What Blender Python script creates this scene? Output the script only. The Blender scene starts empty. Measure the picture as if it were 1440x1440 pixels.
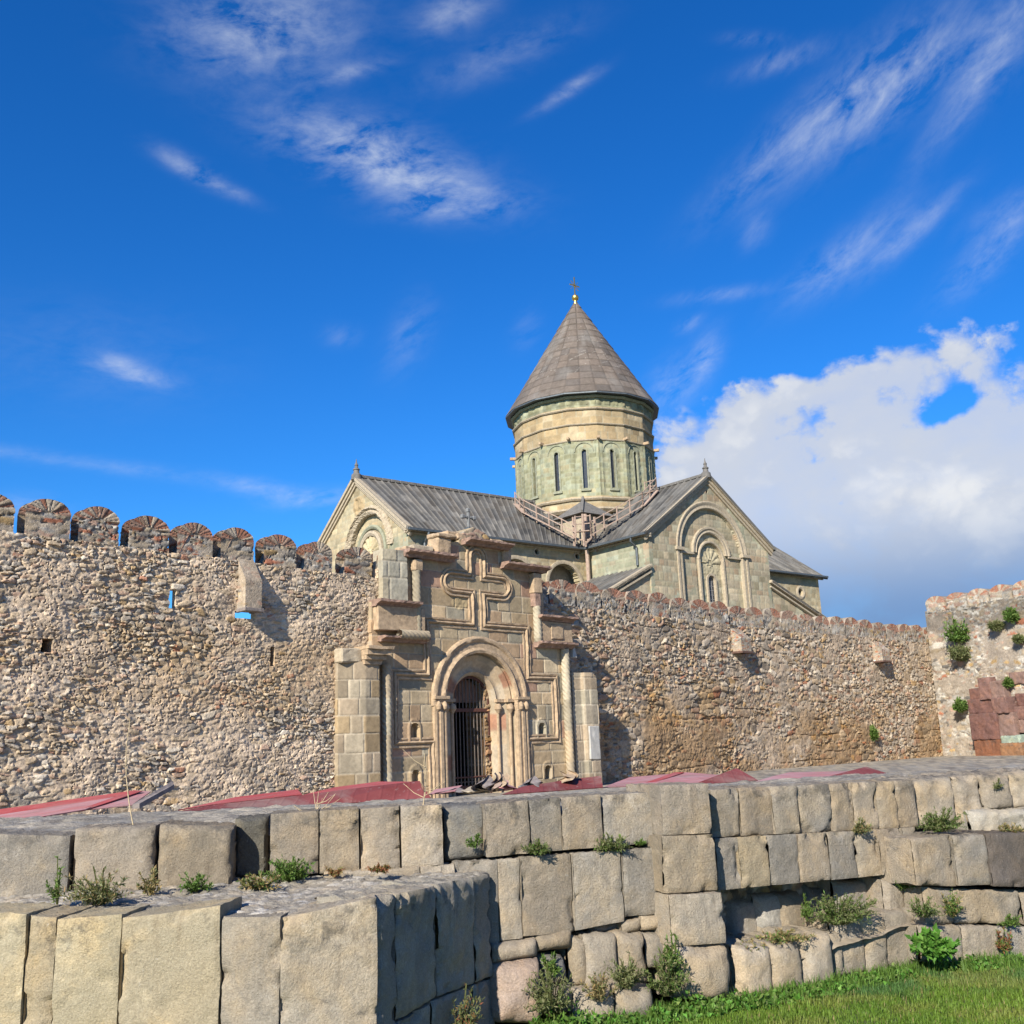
import bpy, bmesh, math, random
import numpy as np
from mathutils import Vector, Matrix

SC = bpy.context.scene
COL = SC.collection
R = math.radians

# ------------------------------------------------------------------ camera
EYE = 2.75
TH, RHO = R(13.0), 0.040
_F = np.array([0, math.cos(TH), math.sin(TH)])
_U = np.array([0, -math.sin(TH), math.cos(TH)])
_X = np.array([1.0, 0, 0])
_r = math.cos(RHO) * _X - math.sin(RHO) * _U
_u = math.cos(RHO) * _U + math.sin(RHO) * _X
cam_d = bpy.data.cameras.new("camera")
cam = bpy.data.objects.new("camera", cam_d)
COL.objects.link(cam)
cam_d.sensor_width = 36
cam_d.lens = 36
cam_d.clip_start = 0.1
cam_d.clip_end = 8000
cam.matrix_world = Matrix(((_r[0], _u[0], -_F[0], 0), (_r[1], _u[1], -_F[1], 0),
                           (_r[2], _u[2], -_F[2], EYE), (0, 0, 0, 1)))
SC.camera = cam


def ray(px, py):
    """direction (per metre of Y) in which the photo shows a point; used to survey the place"""
    d = _F + _r * (px - 720) / 1440.0 + _u * (720 - py) / 1440.0
    return d / d[1]


# ------------------------------------------------------------------ light
SUN = Vector((-1.131, -2.545, 1.55)).normalized()
sd = bpy.data.lights.new("sun", "SUN")
sd.energy = 5.0
sd.angle = R(0.5)
sd.color = (1.0, 0.92, 0.79)
so = bpy.data.objects.new("sun", sd)
COL.objects.link(so)
so.rotation_euler = (-SUN).to_track_quat('-Z', 'Y').to_euler()
SC.view_settings.view_transform = 'Standard'
SC.view_settings.look = 'None'
SC.view_settings.gamma = 1
SC.view_settings.use_curve_mapping = False
SC.view_settings.exposure = 0.75
SC.cycles.max_bounces = 5
SC.cycles.diffuse_bounces = 3


class NT:
    """small helper for writing node trees"""
    def __init__(s, tree):
        s.t = tree

    def n(s, typ, **kw):
        nd = s.t.nodes.new(typ)
        for k, v in kw.items():
            setattr(nd, k, v)
        return nd

    def put(s, inp, v):
        if isinstance(v, bpy.types.NodeSocket):
            s.t.links.new(v, inp)
        elif v is not None:
            inp.default_value = v

    def m(s, op, a, b=None, c=None, clamp=False):
        nd = s.n('ShaderNodeMath', operation=op, use_clamp=clamp)
        for i, v in enumerate((a, b, c)):
            if v is not None:
                s.put(nd.inputs[i], v)
        return nd.outputs[0]

    def mix(s, f, a, b, blend='MIX'):
        nd = s.n('ShaderNodeMix', data_type='RGBA', blend_type=blend)
        s.put(nd.inputs[0], f)
        s.put(nd.inputs[6], a if not isinstance(a, tuple) else (*a, 1)[:4])
        s.put(nd.inputs[7], b if not isinstance(b, tuple) else (*b, 1)[:4])
        return nd.outputs[2]

    def noise(s, vec, scale, detail=3, rough=0.55, dist=0.0, dims='3D'):
        nd = s.n('ShaderNodeTexNoise', noise_dimensions=dims)
        if vec is not None:
            s.put(nd.inputs['Vector'], vec)
        nd.inputs['Scale'].default_value = scale
        nd.inputs['Detail'].default_value = detail
        nd.inputs['Roughness'].default_value = rough
        nd.inputs['Distortion'].default_value = dist
        return nd.outputs['Fac']

    def mr(s, v, a, b, c=0.0, d=1.0, smooth=False):
        nd = s.n('ShaderNodeMapRange')
        if smooth:
            nd.interpolation_type = 'SMOOTHSTEP'
        s.put(nd.inputs[0], v)
        for i, q in enumerate((a, b, c, d)):
            s.put(nd.inputs[i + 1], q)
        return nd.outputs[0]

    def comb(s, x, y, z=0.0):
        nd = s.n('ShaderNodeCombineXYZ')
        for i, q in enumerate((x, y, z)):
            s.put(nd.inputs[i], q)
        return nd.outputs[0]


def build_world():
    w = bpy.data.worlds.new("World")
    SC.world = w
    w.use_nodes = True
    w.cycles.sampling_method = 'MANUAL'
    w.cycles.sample_map_resolution = 512
    t = w.node_tree
    t.nodes.clear()
    N = NT(t)
    out = N.n('ShaderNodeOutputWorld')
    bg = N.n('ShaderNodeBackground')
    sky = N.n('ShaderNodeTexSky', sky_type='NISHITA')
    sky.sun_disc = False
    sky.sun_elevation = math.asin(SUN.z)
    sky.sun_rotation = math.atan2(SUN.x, SUN.y) % (2 * math.pi)
    sky.altitude = 500
    sky.air_density = 1.0
    sky.dust_density = 0.3
    sky.ozone_density = 3.0
    hs = N.n('ShaderNodeHueSaturation')
    hs.inputs['Hue'].default_value = 0.503
    hs.inputs['Saturation'].default_value = 1.32
    hs.inputs['Value'].default_value = 1.0
    t.links.new(sky.outputs[0], hs.inputs['Color'])
    deep = N.mix(1.0, hs.outputs[0], (0.52, 1.06, 1.44), 'MULTIPLY')
    tc = N.n('ShaderNodeTexCoord')
    sep = N.n('ShaderNodeSeparateXYZ')
    t.links.new(tc.outputs['Generated'], sep.inputs[0])
    az = N.m('ARCTAN2', sep.outputs[0], sep.outputs[1])
    el = N.m('ARCSINE', sep.outputs[2])

    def ae(px, py):
        d = ray(px, py)
        return math.atan2(d[0], d[1]), math.asin(d[2] / np.linalg.norm(d))

    def local(px, py, ang):
        a0, e0 = ae(px, py)
        du = N.m('SUBTRACT', az, a0)
        dv = N.m('SUBTRACT', el, e0)
        c, s = math.cos(ang), math.sin(ang)
        x = N.m('ADD', N.m('MULTIPLY', du, c), N.m('MULTIPLY', dv, s))
        y = N.m('SUBTRACT', N.m('MULTIPLY', dv, c), N.m('MULTIPLY', du, s))
        return x, y

    def blob(px, py, la, lb, ang, w):
        x, y = local(px, py, R(ang))
        x = N.m('MULTIPLY', x, 1440.0 / la)
        y = N.m('MULTIPLY', y, 1440.0 / lb)
        q = N.m('ADD', N.m('MULTIPLY', x, x), N.m('MULTIPLY', y, y))
        return N.m('MULTIPLY', N.m('EXPONENT', N.m('MULTIPLY', q, -1.0)), w)

    def total(bl):
        s = None
        for b in bl:
            v = blob(*b)
            s = v if s is None else N.m('ADD', s, v)
        return s

    # thin cirrus, two families of streaks
    fam1 = [(500, 205, 120, 34, -8, 1.0), (590, 255, 110, 30, -12, .95), (640, 290, 90, 16, 2, .5), (370, 40, 120, 48, 8, .95), (490, 102, 60, 10, 14, .5),
            (265, 235, 45, 12, -18, .6), (310, 262, 50, 9, -16, .4), (195, 528, 42, 12, -8, .75), (160, 508, 24, 10, 0, .5), (110, 650, 220, 9, -4, .30),
            (385, 692, 70, 12, -8, .6), (450, 700, 60, 10, 8, .5), (640, 15, 60, 22, 12, .55), (40, 712, 40, 14, 0, .5), (800, 127, 48, 8, 22, .7), (700, 80, 120, 22, 14, .3), (130, 500, 150, 60, 0, .12)]
    fam2 = [(1190, 150, 110, 34, 30, .70), (1280, 105, 90, 30, 26, .75), (1400, 60, 70, 34, 35, .6), (1360, 140, 90, 18, 38, .4), (1090, 215, 110, 26, 30, .45), (1190, 360, 80, 22, 26, .75), (1280, 330, 70, 14, 30, .6), (1385, 365, 60, 20, 32, .6), (1420, 300, 50, 20, 10, .4),
            (1010, 415, 60, 9, 0, .45), (990, 505, 34, 18, 55, .9), (945, 545, 34, 26, 50, .7), (970, 455, 20, 9, 20, .5), (575, 472, 50, 26, 60, .30), (480, 472, 26, 14, 0, .25), (742, 462, 26, 18, 60, .25),
            (1062, 325, 24, 16, 40, .4), (1100, 85, 60, 12, 4, .5), (1060, 55, 40, 8, -10, .3)]

    def family(bl, ang, sc, seed):
        x, y = local(720, 300, R(ang))
        vx = N.comb(N.m('MULTIPLY', x, sc), N.m('MULTIPLY', y, sc * 2.3), seed)
        n1 = N.noise(vx, 1.25, 9, 0.63, 0.35)
        n2 = N.noise(vx, 0.30, 3, 0.5, 0.2)
        n3 = N.noise(vx, 5.0, 6, 0.62, 0.2)
        f = N.m('ADD', N.m('ADD', N.m('MULTIPLY', n1, 0.74), N.m('MULTIPLY', n2, 0.22)), N.m('MULTIPLY', n3, 0.22))
        f = N.mr(f, 0.47, 0.82)
        return N.m('MULTIPLY', f, total(bl))
    cir = N.m('ADD', family(fam1, 6, 13.0, 3.3), family(fam2, 30, 13.0, 8.1))
    cir = N.m('MULTIPLY', cir, 0.66, clamp=True)

    # cumulus bank on the right
    pts = [(880, 760), (925, 580), (985, 545), (1050, 500), (1100, 515), (1150, 535), (1200, 500), (1270, 462), (1350, 452), (1400, 465), (1440, 485), (1560, 470), (1700, 500)]
    fc = N.n('ShaderNodeFloatCurve')
    a0, a1 = ae(800, 700)[0], 0.85
    cv = fc.mapping.curves[0]
    P = sorted((((ae(*p)[0] - a0) / (a1 - a0)), ae(*p)[1]) for p in pts)
    P = [(0.0, 0.02)] + [q for q in P if 0.01 < q[0] < 0.99] + [(1.0, P[-1][1])]
    while len(cv.points) < len(P):
        cv.points.new(0.5, 0.5)
    for q, (x, y) in zip(cv.points, P):
        q.location = (x, y)
    fc.mapping.update()
    t.links.new(N.mr(az, a0, a1), fc.inputs['Value'])
    top = fc.outputs[0]
    cx = N.comb(N.m('MULTIPLY', az, 1.0), N.m('MULTIPLY', el, 1.25), 0.7)
    nb = N.noise(cx, 11.0, 10, 0.60, 0.25)
    nl = N.noise(cx, 5.0, 4, 0.55, 0.2)
    nf = N.noise(cx, 26.0, 7, 0.62, 0.15)
    d = N.m('SUBTRACT', top, el)                 # distance below the cloud top
    hole = total([(1335, 573, 50, 20, 16, .085), (1190, 705, 26, 14, 20, .05), (1130, 760, 60, 44, 40, .03), (945, 690, 40, 60, 0, .03), (1130, 520, 40, 16, -20, .03)])
    v = N.m('ADD', d, N.m('MULTIPLY', N.m('SUBTRACT', nb, 0.5), 0.13))
    v = N.m('ADD', v, N.m('MULTIPLY', N.m('SUBTRACT', nf, 0.5), 0.075))
    vo = N.n('ShaderNodeTexVoronoi', feature='SMOOTH_F1')
    vo.inputs['Scale'].default_value = 17.0
    vo.inputs['Smoothness'].default_value = 0.35
    vo.inputs['Detail'].default_value = 3.0
    wob = N.n('ShaderNodeVectorMath', operation='ADD')
    t.links.new(cx, wob.inputs[0])
    t.links.new(N.comb(N.m('MULTIPLY', nf, 0.05), N.m('MULTIPLY', nb, 0.05), 0.0), wob.inputs[1])
    t.links.new(wob.outputs[0], vo.inputs['Vector'])
    puff = N.m('SUBTRACT', 0.5, vo.outputs['Distance'])
    v = N.m('ADD', v, N.m('MULTIPLY', puff, 0.055))
    v = N.m('ADD', v, total([(1330, 505, 150, 36, 4, .045), (1165, 548, 60, 34, 0, .05), (1420, 560, 60, 60, 0, .02)]))
    v = N.m('SUBTRACT', v, hole)
    alpha = N.mr(v, -0.008, 0.034, 0, 1, True)
    low = N.mr(el, ae(1200, 880)[1], ae(1150, 700)[1], 0.0, 1.0, True)
    thick = N.mr(N.m('ADD', N.m('MULTIPLY', nl, 0.6), N.m('MULTIPLY', nb, 0.5)), 0.36, 0.62, 0.80, 1.0)
    alpha = N.m('MULTIPLY', alpha, thick)
    lum = N.m('ADD', N.m('MULTIPLY', N.m('SUBTRACT', nl, 0.5), 2.2), N.m('MULTIPLY', N.m('SUBTRACT', nb, 0.5), 1.5))
    lum = N.m('ADD', lum, N.m('MULTIPLY', puff, 1.1))
    lum = N.m('ADD', lum, total([(1250, 690, 150, 60, 20, .35), (1380, 720, 90, 70, 0, .3), (1350, 480, 120, 40, 10, .35), (1000, 600, 90, 50, 20, .15)]))
    body = N.mr(lum, -0.35, 0.65, 0, 1, True)
    ccol = N.mix(body, (4.9, 5.3, 6.1), (6.7, 6.8, 6.95))
    ccol = N.mix(low, (1.5, 2.6, 4.7), ccol)
    c1 = N.mix(cir, deep, (6.0, 6.5, 7.2))
    c2 = N.mix(N.m('MINIMUM', alpha, 0.98), c1, ccol)
    t.links.new(c2, bg.inputs['Color'])
    bg.inputs['Strength'].default_value = 0.075
    t.links.new(bg.outputs[0], out.inputs[0])


build_world()

# ------------------------------------------------------------------ materials
def new_mat(name):
    m = bpy.data.materials.new(name)
    m.use_nodes = True
    t = m.node_tree
    b = t.nodes['Principled BSDF']
    return m, NT(t), b


def bump(N, b, h, strength, dist):
    bp = N.n('ShaderNodeBump')
    bp.inputs['Strength'].default_value = strength
    bp.inputs['Distance'].default_value = dist
    N.put(bp.inputs['Height'], h)
    N.t.links.new(bp.outputs[0], b.inputs['Normal'])


def stone_attr(name, scale, contrast=0.35, bs=0.5, bd=0.02, rough=0.92, stain=0.25, grain=True):
    """stone whose colour per stone sits in the mesh, with mineral variation on top"""
    m, N, b = new_mat(name)
    at = N.n('ShaderNodeAttribute', attribute_name='col')
    tc = N.n('ShaderNodeTexCoord')
    P = tc.outputs['Object']
    n1 = N.noise(P, scale, 6, 0.65)
    n2 = N.noise(P, scale * 0.12, 4, 0.55)
    f = N.mr(n1, 0.25, 0.75, 1 - contrast, 1 + contrast)
    f2 = N.mr(n2, 0.3, 0.7, 1 - stain, 1 + stain * 0.7)
    g = N.comb(N.m('MULTIPLY', f, f2), N.m('MULTIPLY', f, f2), N.m('MULTIPLY', f, N.m('MULTIPLY', f2, 0.99)))
    c = N.mix(1.0, at.outputs['Color'], g, 'MULTIPLY')
    N.t.links.new(c, b.inputs['Base Color'])
    b.inputs['Roughness'].default_value = rough
    b.inputs['Specular IOR Level'].default_value = 0.2
    bump(N, b, N.noise(P, scale * 1.7, 5, 0.7), bs, bd)
    return m


def block_mat(name):
    m, N, b = new_mat(name)
    oi = N.n('ShaderNodeObjectInfo')
    tc = N.n('ShaderNodeTexCoord')
    off = N.n('ShaderNodeVectorMath', operation='ADD')
    N.t.links.new(tc.outputs['Object'], off.inputs[0])
    rr = N.m('MULTIPLY', oi.outputs['Random'], 37.0)
    N.t.links.new(N.comb(rr, rr, rr), off.inputs[1])
    P = off.outputs[0]
    big = N.noise(P, 2.2, 5, 0.6, 0.4)
    med = N.noise(P, 9, 6, 0.65, 0.2)
    fine = N.noise(P, 60, 4, 0.7)
    base = oi.outputs['Color']
    warm = N.mix(1.0, base, (1.07, 0.985, 0.84), 'MULTIPLY')
    cool = N.mix(1.0, base, (0.90, 0.93, 0.97), 'MULTIPLY')
    c = N.mix(N.mr(big, 0.38, 0.62), warm, cool)
    c = N.mix(N.mr(med, 0.30, 0.70, 0.0, 0.5), c, N.mix(1.0, base, (0.62, 0.60, 0.58), 'MULTIPLY'))
    # dark crusts of lichen and pale lime bloom
    at = N.n('ShaderNodeAttribute', attribute_name='col')
    sp = N.n('ShaderNodeSeparateColor')
    N.t.links.new(at.outputs['Color'], sp.inputs[0])
    lich = N.noise(P, 5.5, 7, 0.72, 0.3)
    lf = N.mr(N.m('ADD', lich, N.m('MULTIPLY', sp.outputs[0], 0.30)), 0.58, 0.76, 0, 0.72, True)
    c = N.mix(lf, c, (0.075, 0.072, 0.066))
    gp = N.noise(P, 1.3, 6, 0.68, 0.6)
    c = N.mix(N.mr(gp, 0.45, 0.58, 0, 0.75, True), c, N.mix(1.0, base, (0.66, 0.68, 0.70), 'MULTIPLY'))
    pale = N.noise(P, 13, 6, 0.75)
    c = N.mix(N.mr(pale, 0.62, 0.76, 0, 0.7, True), c, (0.52, 0.49, 0.43))
    lime = N.noise(P, 3.1, 7, 0.70, 0.5)
    c = N.mix(N.mr(lime, 0.57, 0.68, 0, 0.5, True), c, N.mix(1.0, base, (1.22, 1.22, 1.2), 'MULTIPLY'))
    fine2 = N.noise(P, 130, 3, 0.7)
    # dark run-off streaks down the face
    mp = N.n('ShaderNodeMapping')
    mp.inputs['Scale'].default_value = (9, 9, .9)
    N.t.links.new(P, mp.inputs[0])
    st = N.noise(mp.outputs[0], 1.0, 5, 0.6, 0.3)
    c = N.mix(N.mr(st, 0.56, 0.75, 0, 0.5, True), c, N.mix(1.0, base, (0.50, 0.48, 0.46), 'MULTIPLY'))
    f = N.m('MULTIPLY', N.mr(fine, 0.25, 0.75, 0.74, 1.26), N.mr(fine2, 0.25, 0.75, 0.84, 1.16))
    c = N.mix(1.0, c, N.comb(f, f, f), 'MULTIPLY')
    N.t.links.new(c, b.inputs['Base Color'])
    b.inputs['Roughness'].default_value = 0.93
    b.inputs['Specular IOR Level'].default_value = 0.18
    # tooling: slanting chisel strokes, stronger on some blocks
    wv = N.n('ShaderNodeTexWave', wave_type='BANDS', bands_direction='DIAGONAL')
    wv.inputs['Scale'].default_value = 5.5
    wv.inputs['Distortion'].default_value = 7.0
    wv.inputs['Detail'].default_value = 4
    wv.inputs['Detail Scale'].default_value = 2.2
    N.t.links.new(P, wv.inputs['Vector'])
    hgt = N.m('ADD', N.m('MULTIPLY', wv.outputs['Fac'], N.mr(oi.outputs['Random'], 0.45, 1, 0.0, 0.22)),
              N.m('ADD', N.m('MULTIPLY', fine, 0.75), N.m('MULTIPLY', N.noise(P, 22, 8, 0.78), 1.3)))
    bump(N, b, hgt, 0.9, 0.020)
    return m


def plain(name, col, rough=0.6, metal=0.0, ns=8.0, var=0.2, bs=0.15, bd=0.01):
    m, N, b = new_mat(name)
    tc = N.n('ShaderNodeTexCoord')
    n1 = N.noise(tc.outputs['Object'], ns, 5, 0.6)
    f = N.mr(n1, 0.3, 0.7, 1 - var, 1 + var)
    c = N.mix(1.0, tuple(col), N.comb(f, f, f), 'MULTIPLY')
    N.t.links.new(c, b.inputs['Base Color'])
    b.inputs['Roughness'].default_value = rough
    b.inputs['Metallic'].default_value = metal
    if bs:
        bump(N, b, N.noise(tc.outputs['Object'], ns * 3, 4, 0.6), bs, bd)
    return m


def leaf_mat(name):
    m, N, b = new_mat(name)
    at = N.n('ShaderNodeAttribute', attribute_name='col')
    N.t.links.new(at.outputs['Color'], b.inputs['Base Color'])
    b.inputs['Roughness'].default_value = 0.6
    b.inputs['Specular IOR Level'].default_value = 0.3
    tr = N.n('ShaderNodeBsdfTranslucent')
    N.t.links.new(N.mix(1.0, at.outputs['Color'], (1.1, 1.25, 0.5), 'MULTIPLY'), tr.inputs['Color'])
    mx = N.n('ShaderNodeMixShader')
    mx.inputs[0].default_value = 0.3
    N.t.links.new(b.outputs[0], mx.inputs[1])
    N.t.links.new(tr.outputs[0], mx.inputs[2])
    o = [n for n in N.t.nodes if n.type == 'OUTPUT_MATERIAL'][0]
    N.t.links.new(mx.outputs[0], o.inputs[0])
    return m


def sheet_mat(name, col, fade):
    m, N, b = new_mat(name)
    tc = N.n('ShaderNodeTexCoord')
    P = tc.outputs['Object']
    n = N.noise(P, 1.6, 5, 0.6, 0.5)
    c = N.mix(N.mr(n, 0.35, 0.7), tuple(col), tuple(fade))
    c = N.mix(N.mr(N.noise(P, 14, 5, 0.7), 0.60, 0.72, 0, 0.6), c, (0.30, 0.25, 0.24))
    dn = N.noise(P, 0.9, 6, 0.7, 0.8)
    c = N.mix(N.mr(dn, 0.48, 0.66, 0, 0.6), c, (0.23, 0.17, 0.15))
    N.t.links.new(c, b.inputs['Base Color'])
    b.inputs['Roughness'].default_value = 0.75
    b.inputs['Specular IOR Level'].default_value = 0.2
    wv = N.n('ShaderNodeTexWave', wave_type='BANDS', bands_direction='X')
    wv.inputs['Scale'].default_value = 1.6
    wv.inputs['Distortion'].default_value = 0.6
    N.t.links.new(P, wv.inputs['Vector'])
    bump(N, b, N.m('ADD', N.m('MULTIPLY', N.noise(P, 6, 4, 0.6), 0.7), N.m('MULTIPLY', N.m('POWER', wv.outputs['Fac'], 14.0), 0.35)), 0.45, 0.03)
    return m


M = dict(
    rubble=stone_attr('rubble_stone', 14.0, 0.36, 0.8, 0.03),
    gate=stone_attr('gate_ashlar', 9.0, 0.22, 0.5, 0.015, stain=0.22),
    church=stone_attr('church_ashlar', 2.2, 0.22, 0.5, 0.04, stain=0.22),
    slate=stone_attr('roof_slab', 3.0, 0.20, 0.3, 0.02, rough=0.85, stain=0.15),
    block=block_mat('weathered_sandstone'),
    trim=plain('pale_stone_trim', (0.355, 0.298, 0.215), 0.9, 0, 5, 0.25, 0.5, 0.02),
    gtrim=plain('gate_carved_stone', (0.365, 0.268, 0.172), 0.92, 0, 7, 0.30, 0.6, 0.02),
    redtrim=plain('red_stone_cornice', (0.25, 0.165, 0.125), 0.92, 0, 6, 0.40, 0.6, 0.03),
    greentrim=plain('green_stone_trim', (0.24, 0.245, 0.175), 0.9, 0, 4, 0.25, 0.5, 0.02),
    iron=plain('rusty_iron', (0.10, 0.040, 0.028), 0.7, 0.2, 20, 0.4, 0.3),
    bars=plain('worn_iron_bar', (0.13, 0.105, 0.09), 0.55, 0.5, 20, 0.3, 0.2),
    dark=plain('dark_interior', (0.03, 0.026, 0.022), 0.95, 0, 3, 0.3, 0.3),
    gutter=plain('grey_gutter', (0.10, 0.115, 0.125), 0.5, 0.4, 4, 0.2, 0.1),
    glass=plain('leaded_glass', (0.035, 0.04, 0.05), 0.25, 0.0, 6, 0.3, 0.1),
    lead=plain('lead_bar', (0.25, 0.25, 0.25), 0.6, 0.2, 6, 0.2, 0.1),
    gold=plain('gilded_metal', (0.75, 0.48, 0.12), 0.3, 0.9, 6, 0.1, 0.05),
    wood=plain('pale_scaffold_wood', (0.34, 0.25, 0.195), 0.8, 0, 6, 0.25, 0.2),
    plank=plain('old_grey_plank', (0.20, 0.17, 0.155), 0.85, 0, 10, 0.35, 0.4),
    marble=plain('white_marble', (0.42, 0.405, 0.37), 0.6, 0, 3, 0.25, 0.2),
    lip=plain('dark_timber_lip', (0.11, 0.062, 0.045), 0.85, 0, 9, 0.3, 0.3),
    earth=plain('dry_earth', (0.27, 0.225, 0.165), 0.95, 0, 1.4, 0.35, 0.7, 0.05),
    leaf=leaf_mat('leaf_green'),
    red=sheet_mat('faded_red_sheet', (0.36, 0.055, 0.055), (0.42, 0.11, 0.11)),
    pink=sheet_mat('bleached_pink_sheet', (0.40, 0.16, 0.155), (0.43, 0.26, 0.27)),
    maroon=sheet_mat('maroon_sheet', (0.13, 0.030, 0.030), (0.19, 0.055, 0.055)),  # on the long sheet this is red tin with shade put into the colour
)


def lawn_mat():
    m, N, b = new_mat('lawn_ground')
    tc = N.n('ShaderNodeTexCoord')
    P = tc.outputs['Object']
    n = N.noise(P, 1.2, 5, 0.6)
    c = N.mix(N.mr(n, 0.35, 0.65), (0.045, 0.075, 0.018), (0.085, 0.115, 0.028))
    c = N.mix(N.mr(N.noise(P, 30, 4, 0.7), 0.45, 0.7, 0, 0.6), c, (0.12, 0.12, 0.04))
    N.t.links.new(c, b.inputs['Base Color'])
    b.inputs['Roughness'].default_value = 0.95
    bump(N, b, N.noise(P, 60, 4, 0.7), 0.6, 0.03)
    return m


M['lawn'] = lawn_mat()

# ------------------------------------------------------------------ noise in numpy
def h2(ix, iy, seed):
    n = (ix.astype(np.int64) * 374761393 + iy.astype(np.int64) * 668265263 + int(seed) * 982451653) & 0xffffffff
    n = ((n ^ (n >> 13)) * 1274126177) & 0xffffffff
    n = ((n ^ (n >> 16)) * 2246822519) & 0xffffffff
    n = n ^ (n >> 15)
    return (n & 0xffffff) / float(0x1000000)


def vn(x, y, seed):
    ix, iy = np.floor(x), np.floor(y)
    fx, fy = x - ix, y - iy
    fx = fx * fx * (3 - 2 * fx)
    fy = fy * fy * (3 - 2 * fy)
    a = h2(ix, iy, seed) * (1 - fx) + h2(ix + 1, iy, seed) * fx
    b = h2(ix, iy + 1, seed) * (1 - fx) + h2(ix + 1, iy + 1, seed) * fx
    return a * (1 - fy) + b * fy


def fbm(x, y, seed, octv=4, gain=0.5):
    s, a, tot = 0, 1.0, 0
    for k in range(octv):
        s = s + a * vn(x * 2 ** k + 17.3 * k, y * 2 ** k - 9.1 * k, seed + k * 13)
        tot += a
        a *= gain
    return s / tot


def ss(x, a, b):
    t = np.clip((x - a) / (b - a), 0, 1)
    return t * t * (3 - 2 * t)


def pick(idr, pal, w=None):
    pal = np.array(pal)
    w = np.ones(len(pal)) if w is None else np.array(w, float)
    cs = np.cumsum(w / w.sum())
    return pal[np.clip(np.searchsorted(cs, idr.ravel()), 0, len(pal) - 1)].reshape(idr.shape + (3,))


def cells(u, v, cw, ch, seed, jit=0.85, pw=2.4):
    x, y = u / cw, v / ch
    iy = np.floor(y)
    f1 = np.full(x.shape, 9e9)
    f2 = np.full(x.shape, 9e9)
    idr = np.zeros(x.shape)
    idr2 = np.zeros(x.shape)
    lx = np.zeros(x.shape)
    ly = np.zeros(x.shape)
    for dy in (-1, 0, 1):
        row = iy + dy
        off = h2(row, row * 0, seed + 5)
        ix = np.floor(x + off)
        for dx in (-2, -1, 0, 1, 2):
            c = ix + dx
            a = h2(c, row, seed)
            b = h2(c, row, seed + 1)
            w = 0.72 + 0.62 * h2(c, row, seed + 2)
            ddx = x - (c + 0.5 + jit * (a - 0.5) - off)
            ddy = y - (row + 0.5 + jit * 0.75 * (b - 0.5))
            dd = (np.abs(ddx) ** pw + np.abs(ddy) ** pw) ** (1 / pw) * w
            nearer = dd < f1
            f2 = np.where(nearer, f1, np.minimum(f2, dd))
            idr = np.where(nearer, h2(c, row, seed + 3), idr)
            idr2 = np.where(nearer, h2(c, row, seed + 4), idr2)
            lx = np.where(nearer, ddx, lx)
            ly = np.where(nearer, ddy, ly)
            f1 = np.where(nearer, dd, f1)
    return f1, f2, idr, idr2, lx, ly


# ------------------------------------------------------------------ mesh builders
def lin(o, p, world=True):
    COL.objects.link(o)
    if p is not None:
        o.parent = p
        if world and p.type == 'EMPTY':
            o.matrix_parent_inverse = (Matrix.Translation(p.location) @ p.rotation_euler.to_matrix().to_4x4()).inverted()
    return o


def npmesh(name, V, F, mat, parent=None, col=None, smooth=True, sharp=45, world=True):
    V = np.asarray(V, np.float32)
    F = np.asarray(F, np.int32)
    used = np.unique(F)
    if len(used) < len(V):
        mp = np.zeros(len(V), np.int32)
        mp[used] = np.arange(len(used))
        V = V[used]
        F = mp[F]
        if col is not None:
            col = np.asarray(col)[used]
    me = bpy.data.meshes.new(name)
    k = F.shape[1]
    me.vertices.add(len(V))
    me.vertices.foreach_set('co', V.ravel())
    me.loops.add(F.size)
    me.loops.foreach_set('vertex_index', F.ravel())
    me.polygons.add(len(F))
    me.polygons.foreach_set('loop_start', np.arange(0, F.size, k, dtype=np.int32))
    me.polygons.foreach_set('use_smooth', np.full(len(F), bool(smooth)))
    me.update(calc_edges=True)
    if smooth and sharp:
        me.set_sharp_from_angle(angle=R(sharp))
    if col is not None:
        a = me.color_attributes.new('col', 'FLOAT_COLOR', 'POINT')
        c4 = np.ones((len(V), 4), np.float32)
        c4[:, :3] = col
        a.data.foreach_set('color', c4.ravel())
    me.materials.append(mat)
    o = bpy.data.objects.new(name, me)
    return lin(o, parent, world)


def surf(name, P, Nn, h, col, mat, parent, mask=None, thick=0.5, sharp=55, world=True):
    """grid surface P displaced by h along Nn; cells outside mask dropped; rim walls run back by thick"""
    nv, nu = P.shape[:2]
    V0 = (P + Nn * h[..., None]).reshape(-1, 3)
    th = thick if np.ndim(thick) else np.full(h.shape, thick)
    V1 = (P - Nn * th[..., None]).reshape(-1, 3)
    n = nv * nu
    idx = np.arange(n).reshape(nv, nu)
    a, b, c, d = idx[:-1, :-1], idx[:-1, 1:], idx[1:, 1:], idx[1:, :-1]
    if mask is None:
        mask = np.ones((nv - 1, nu - 1), bool)
    F = [np.stack([a, b, c, d], -1)[mask]]
    mp = np.pad(mask, 1)
    inn = mp[1:-1, 1:-1]
    for p, q, nb in ((a, b, mp[:-2, 1:-1]), (b, c, mp[1:-1, 2:]), (c, d, mp[2:, 1:-1]), (d, a, mp[1:-1, :-2])):
        e = inn & ~nb
        F.append(np.stack([q[e], p[e], p[e] + n, q[e] + n], -1))
    F = np.concatenate(F)
    cc = col.reshape(-1, 3)
    return npmesh(name, np.concatenate([V0, V1]), F, mat, parent, np.concatenate([cc, cc]), True, sharp, world)


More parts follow.
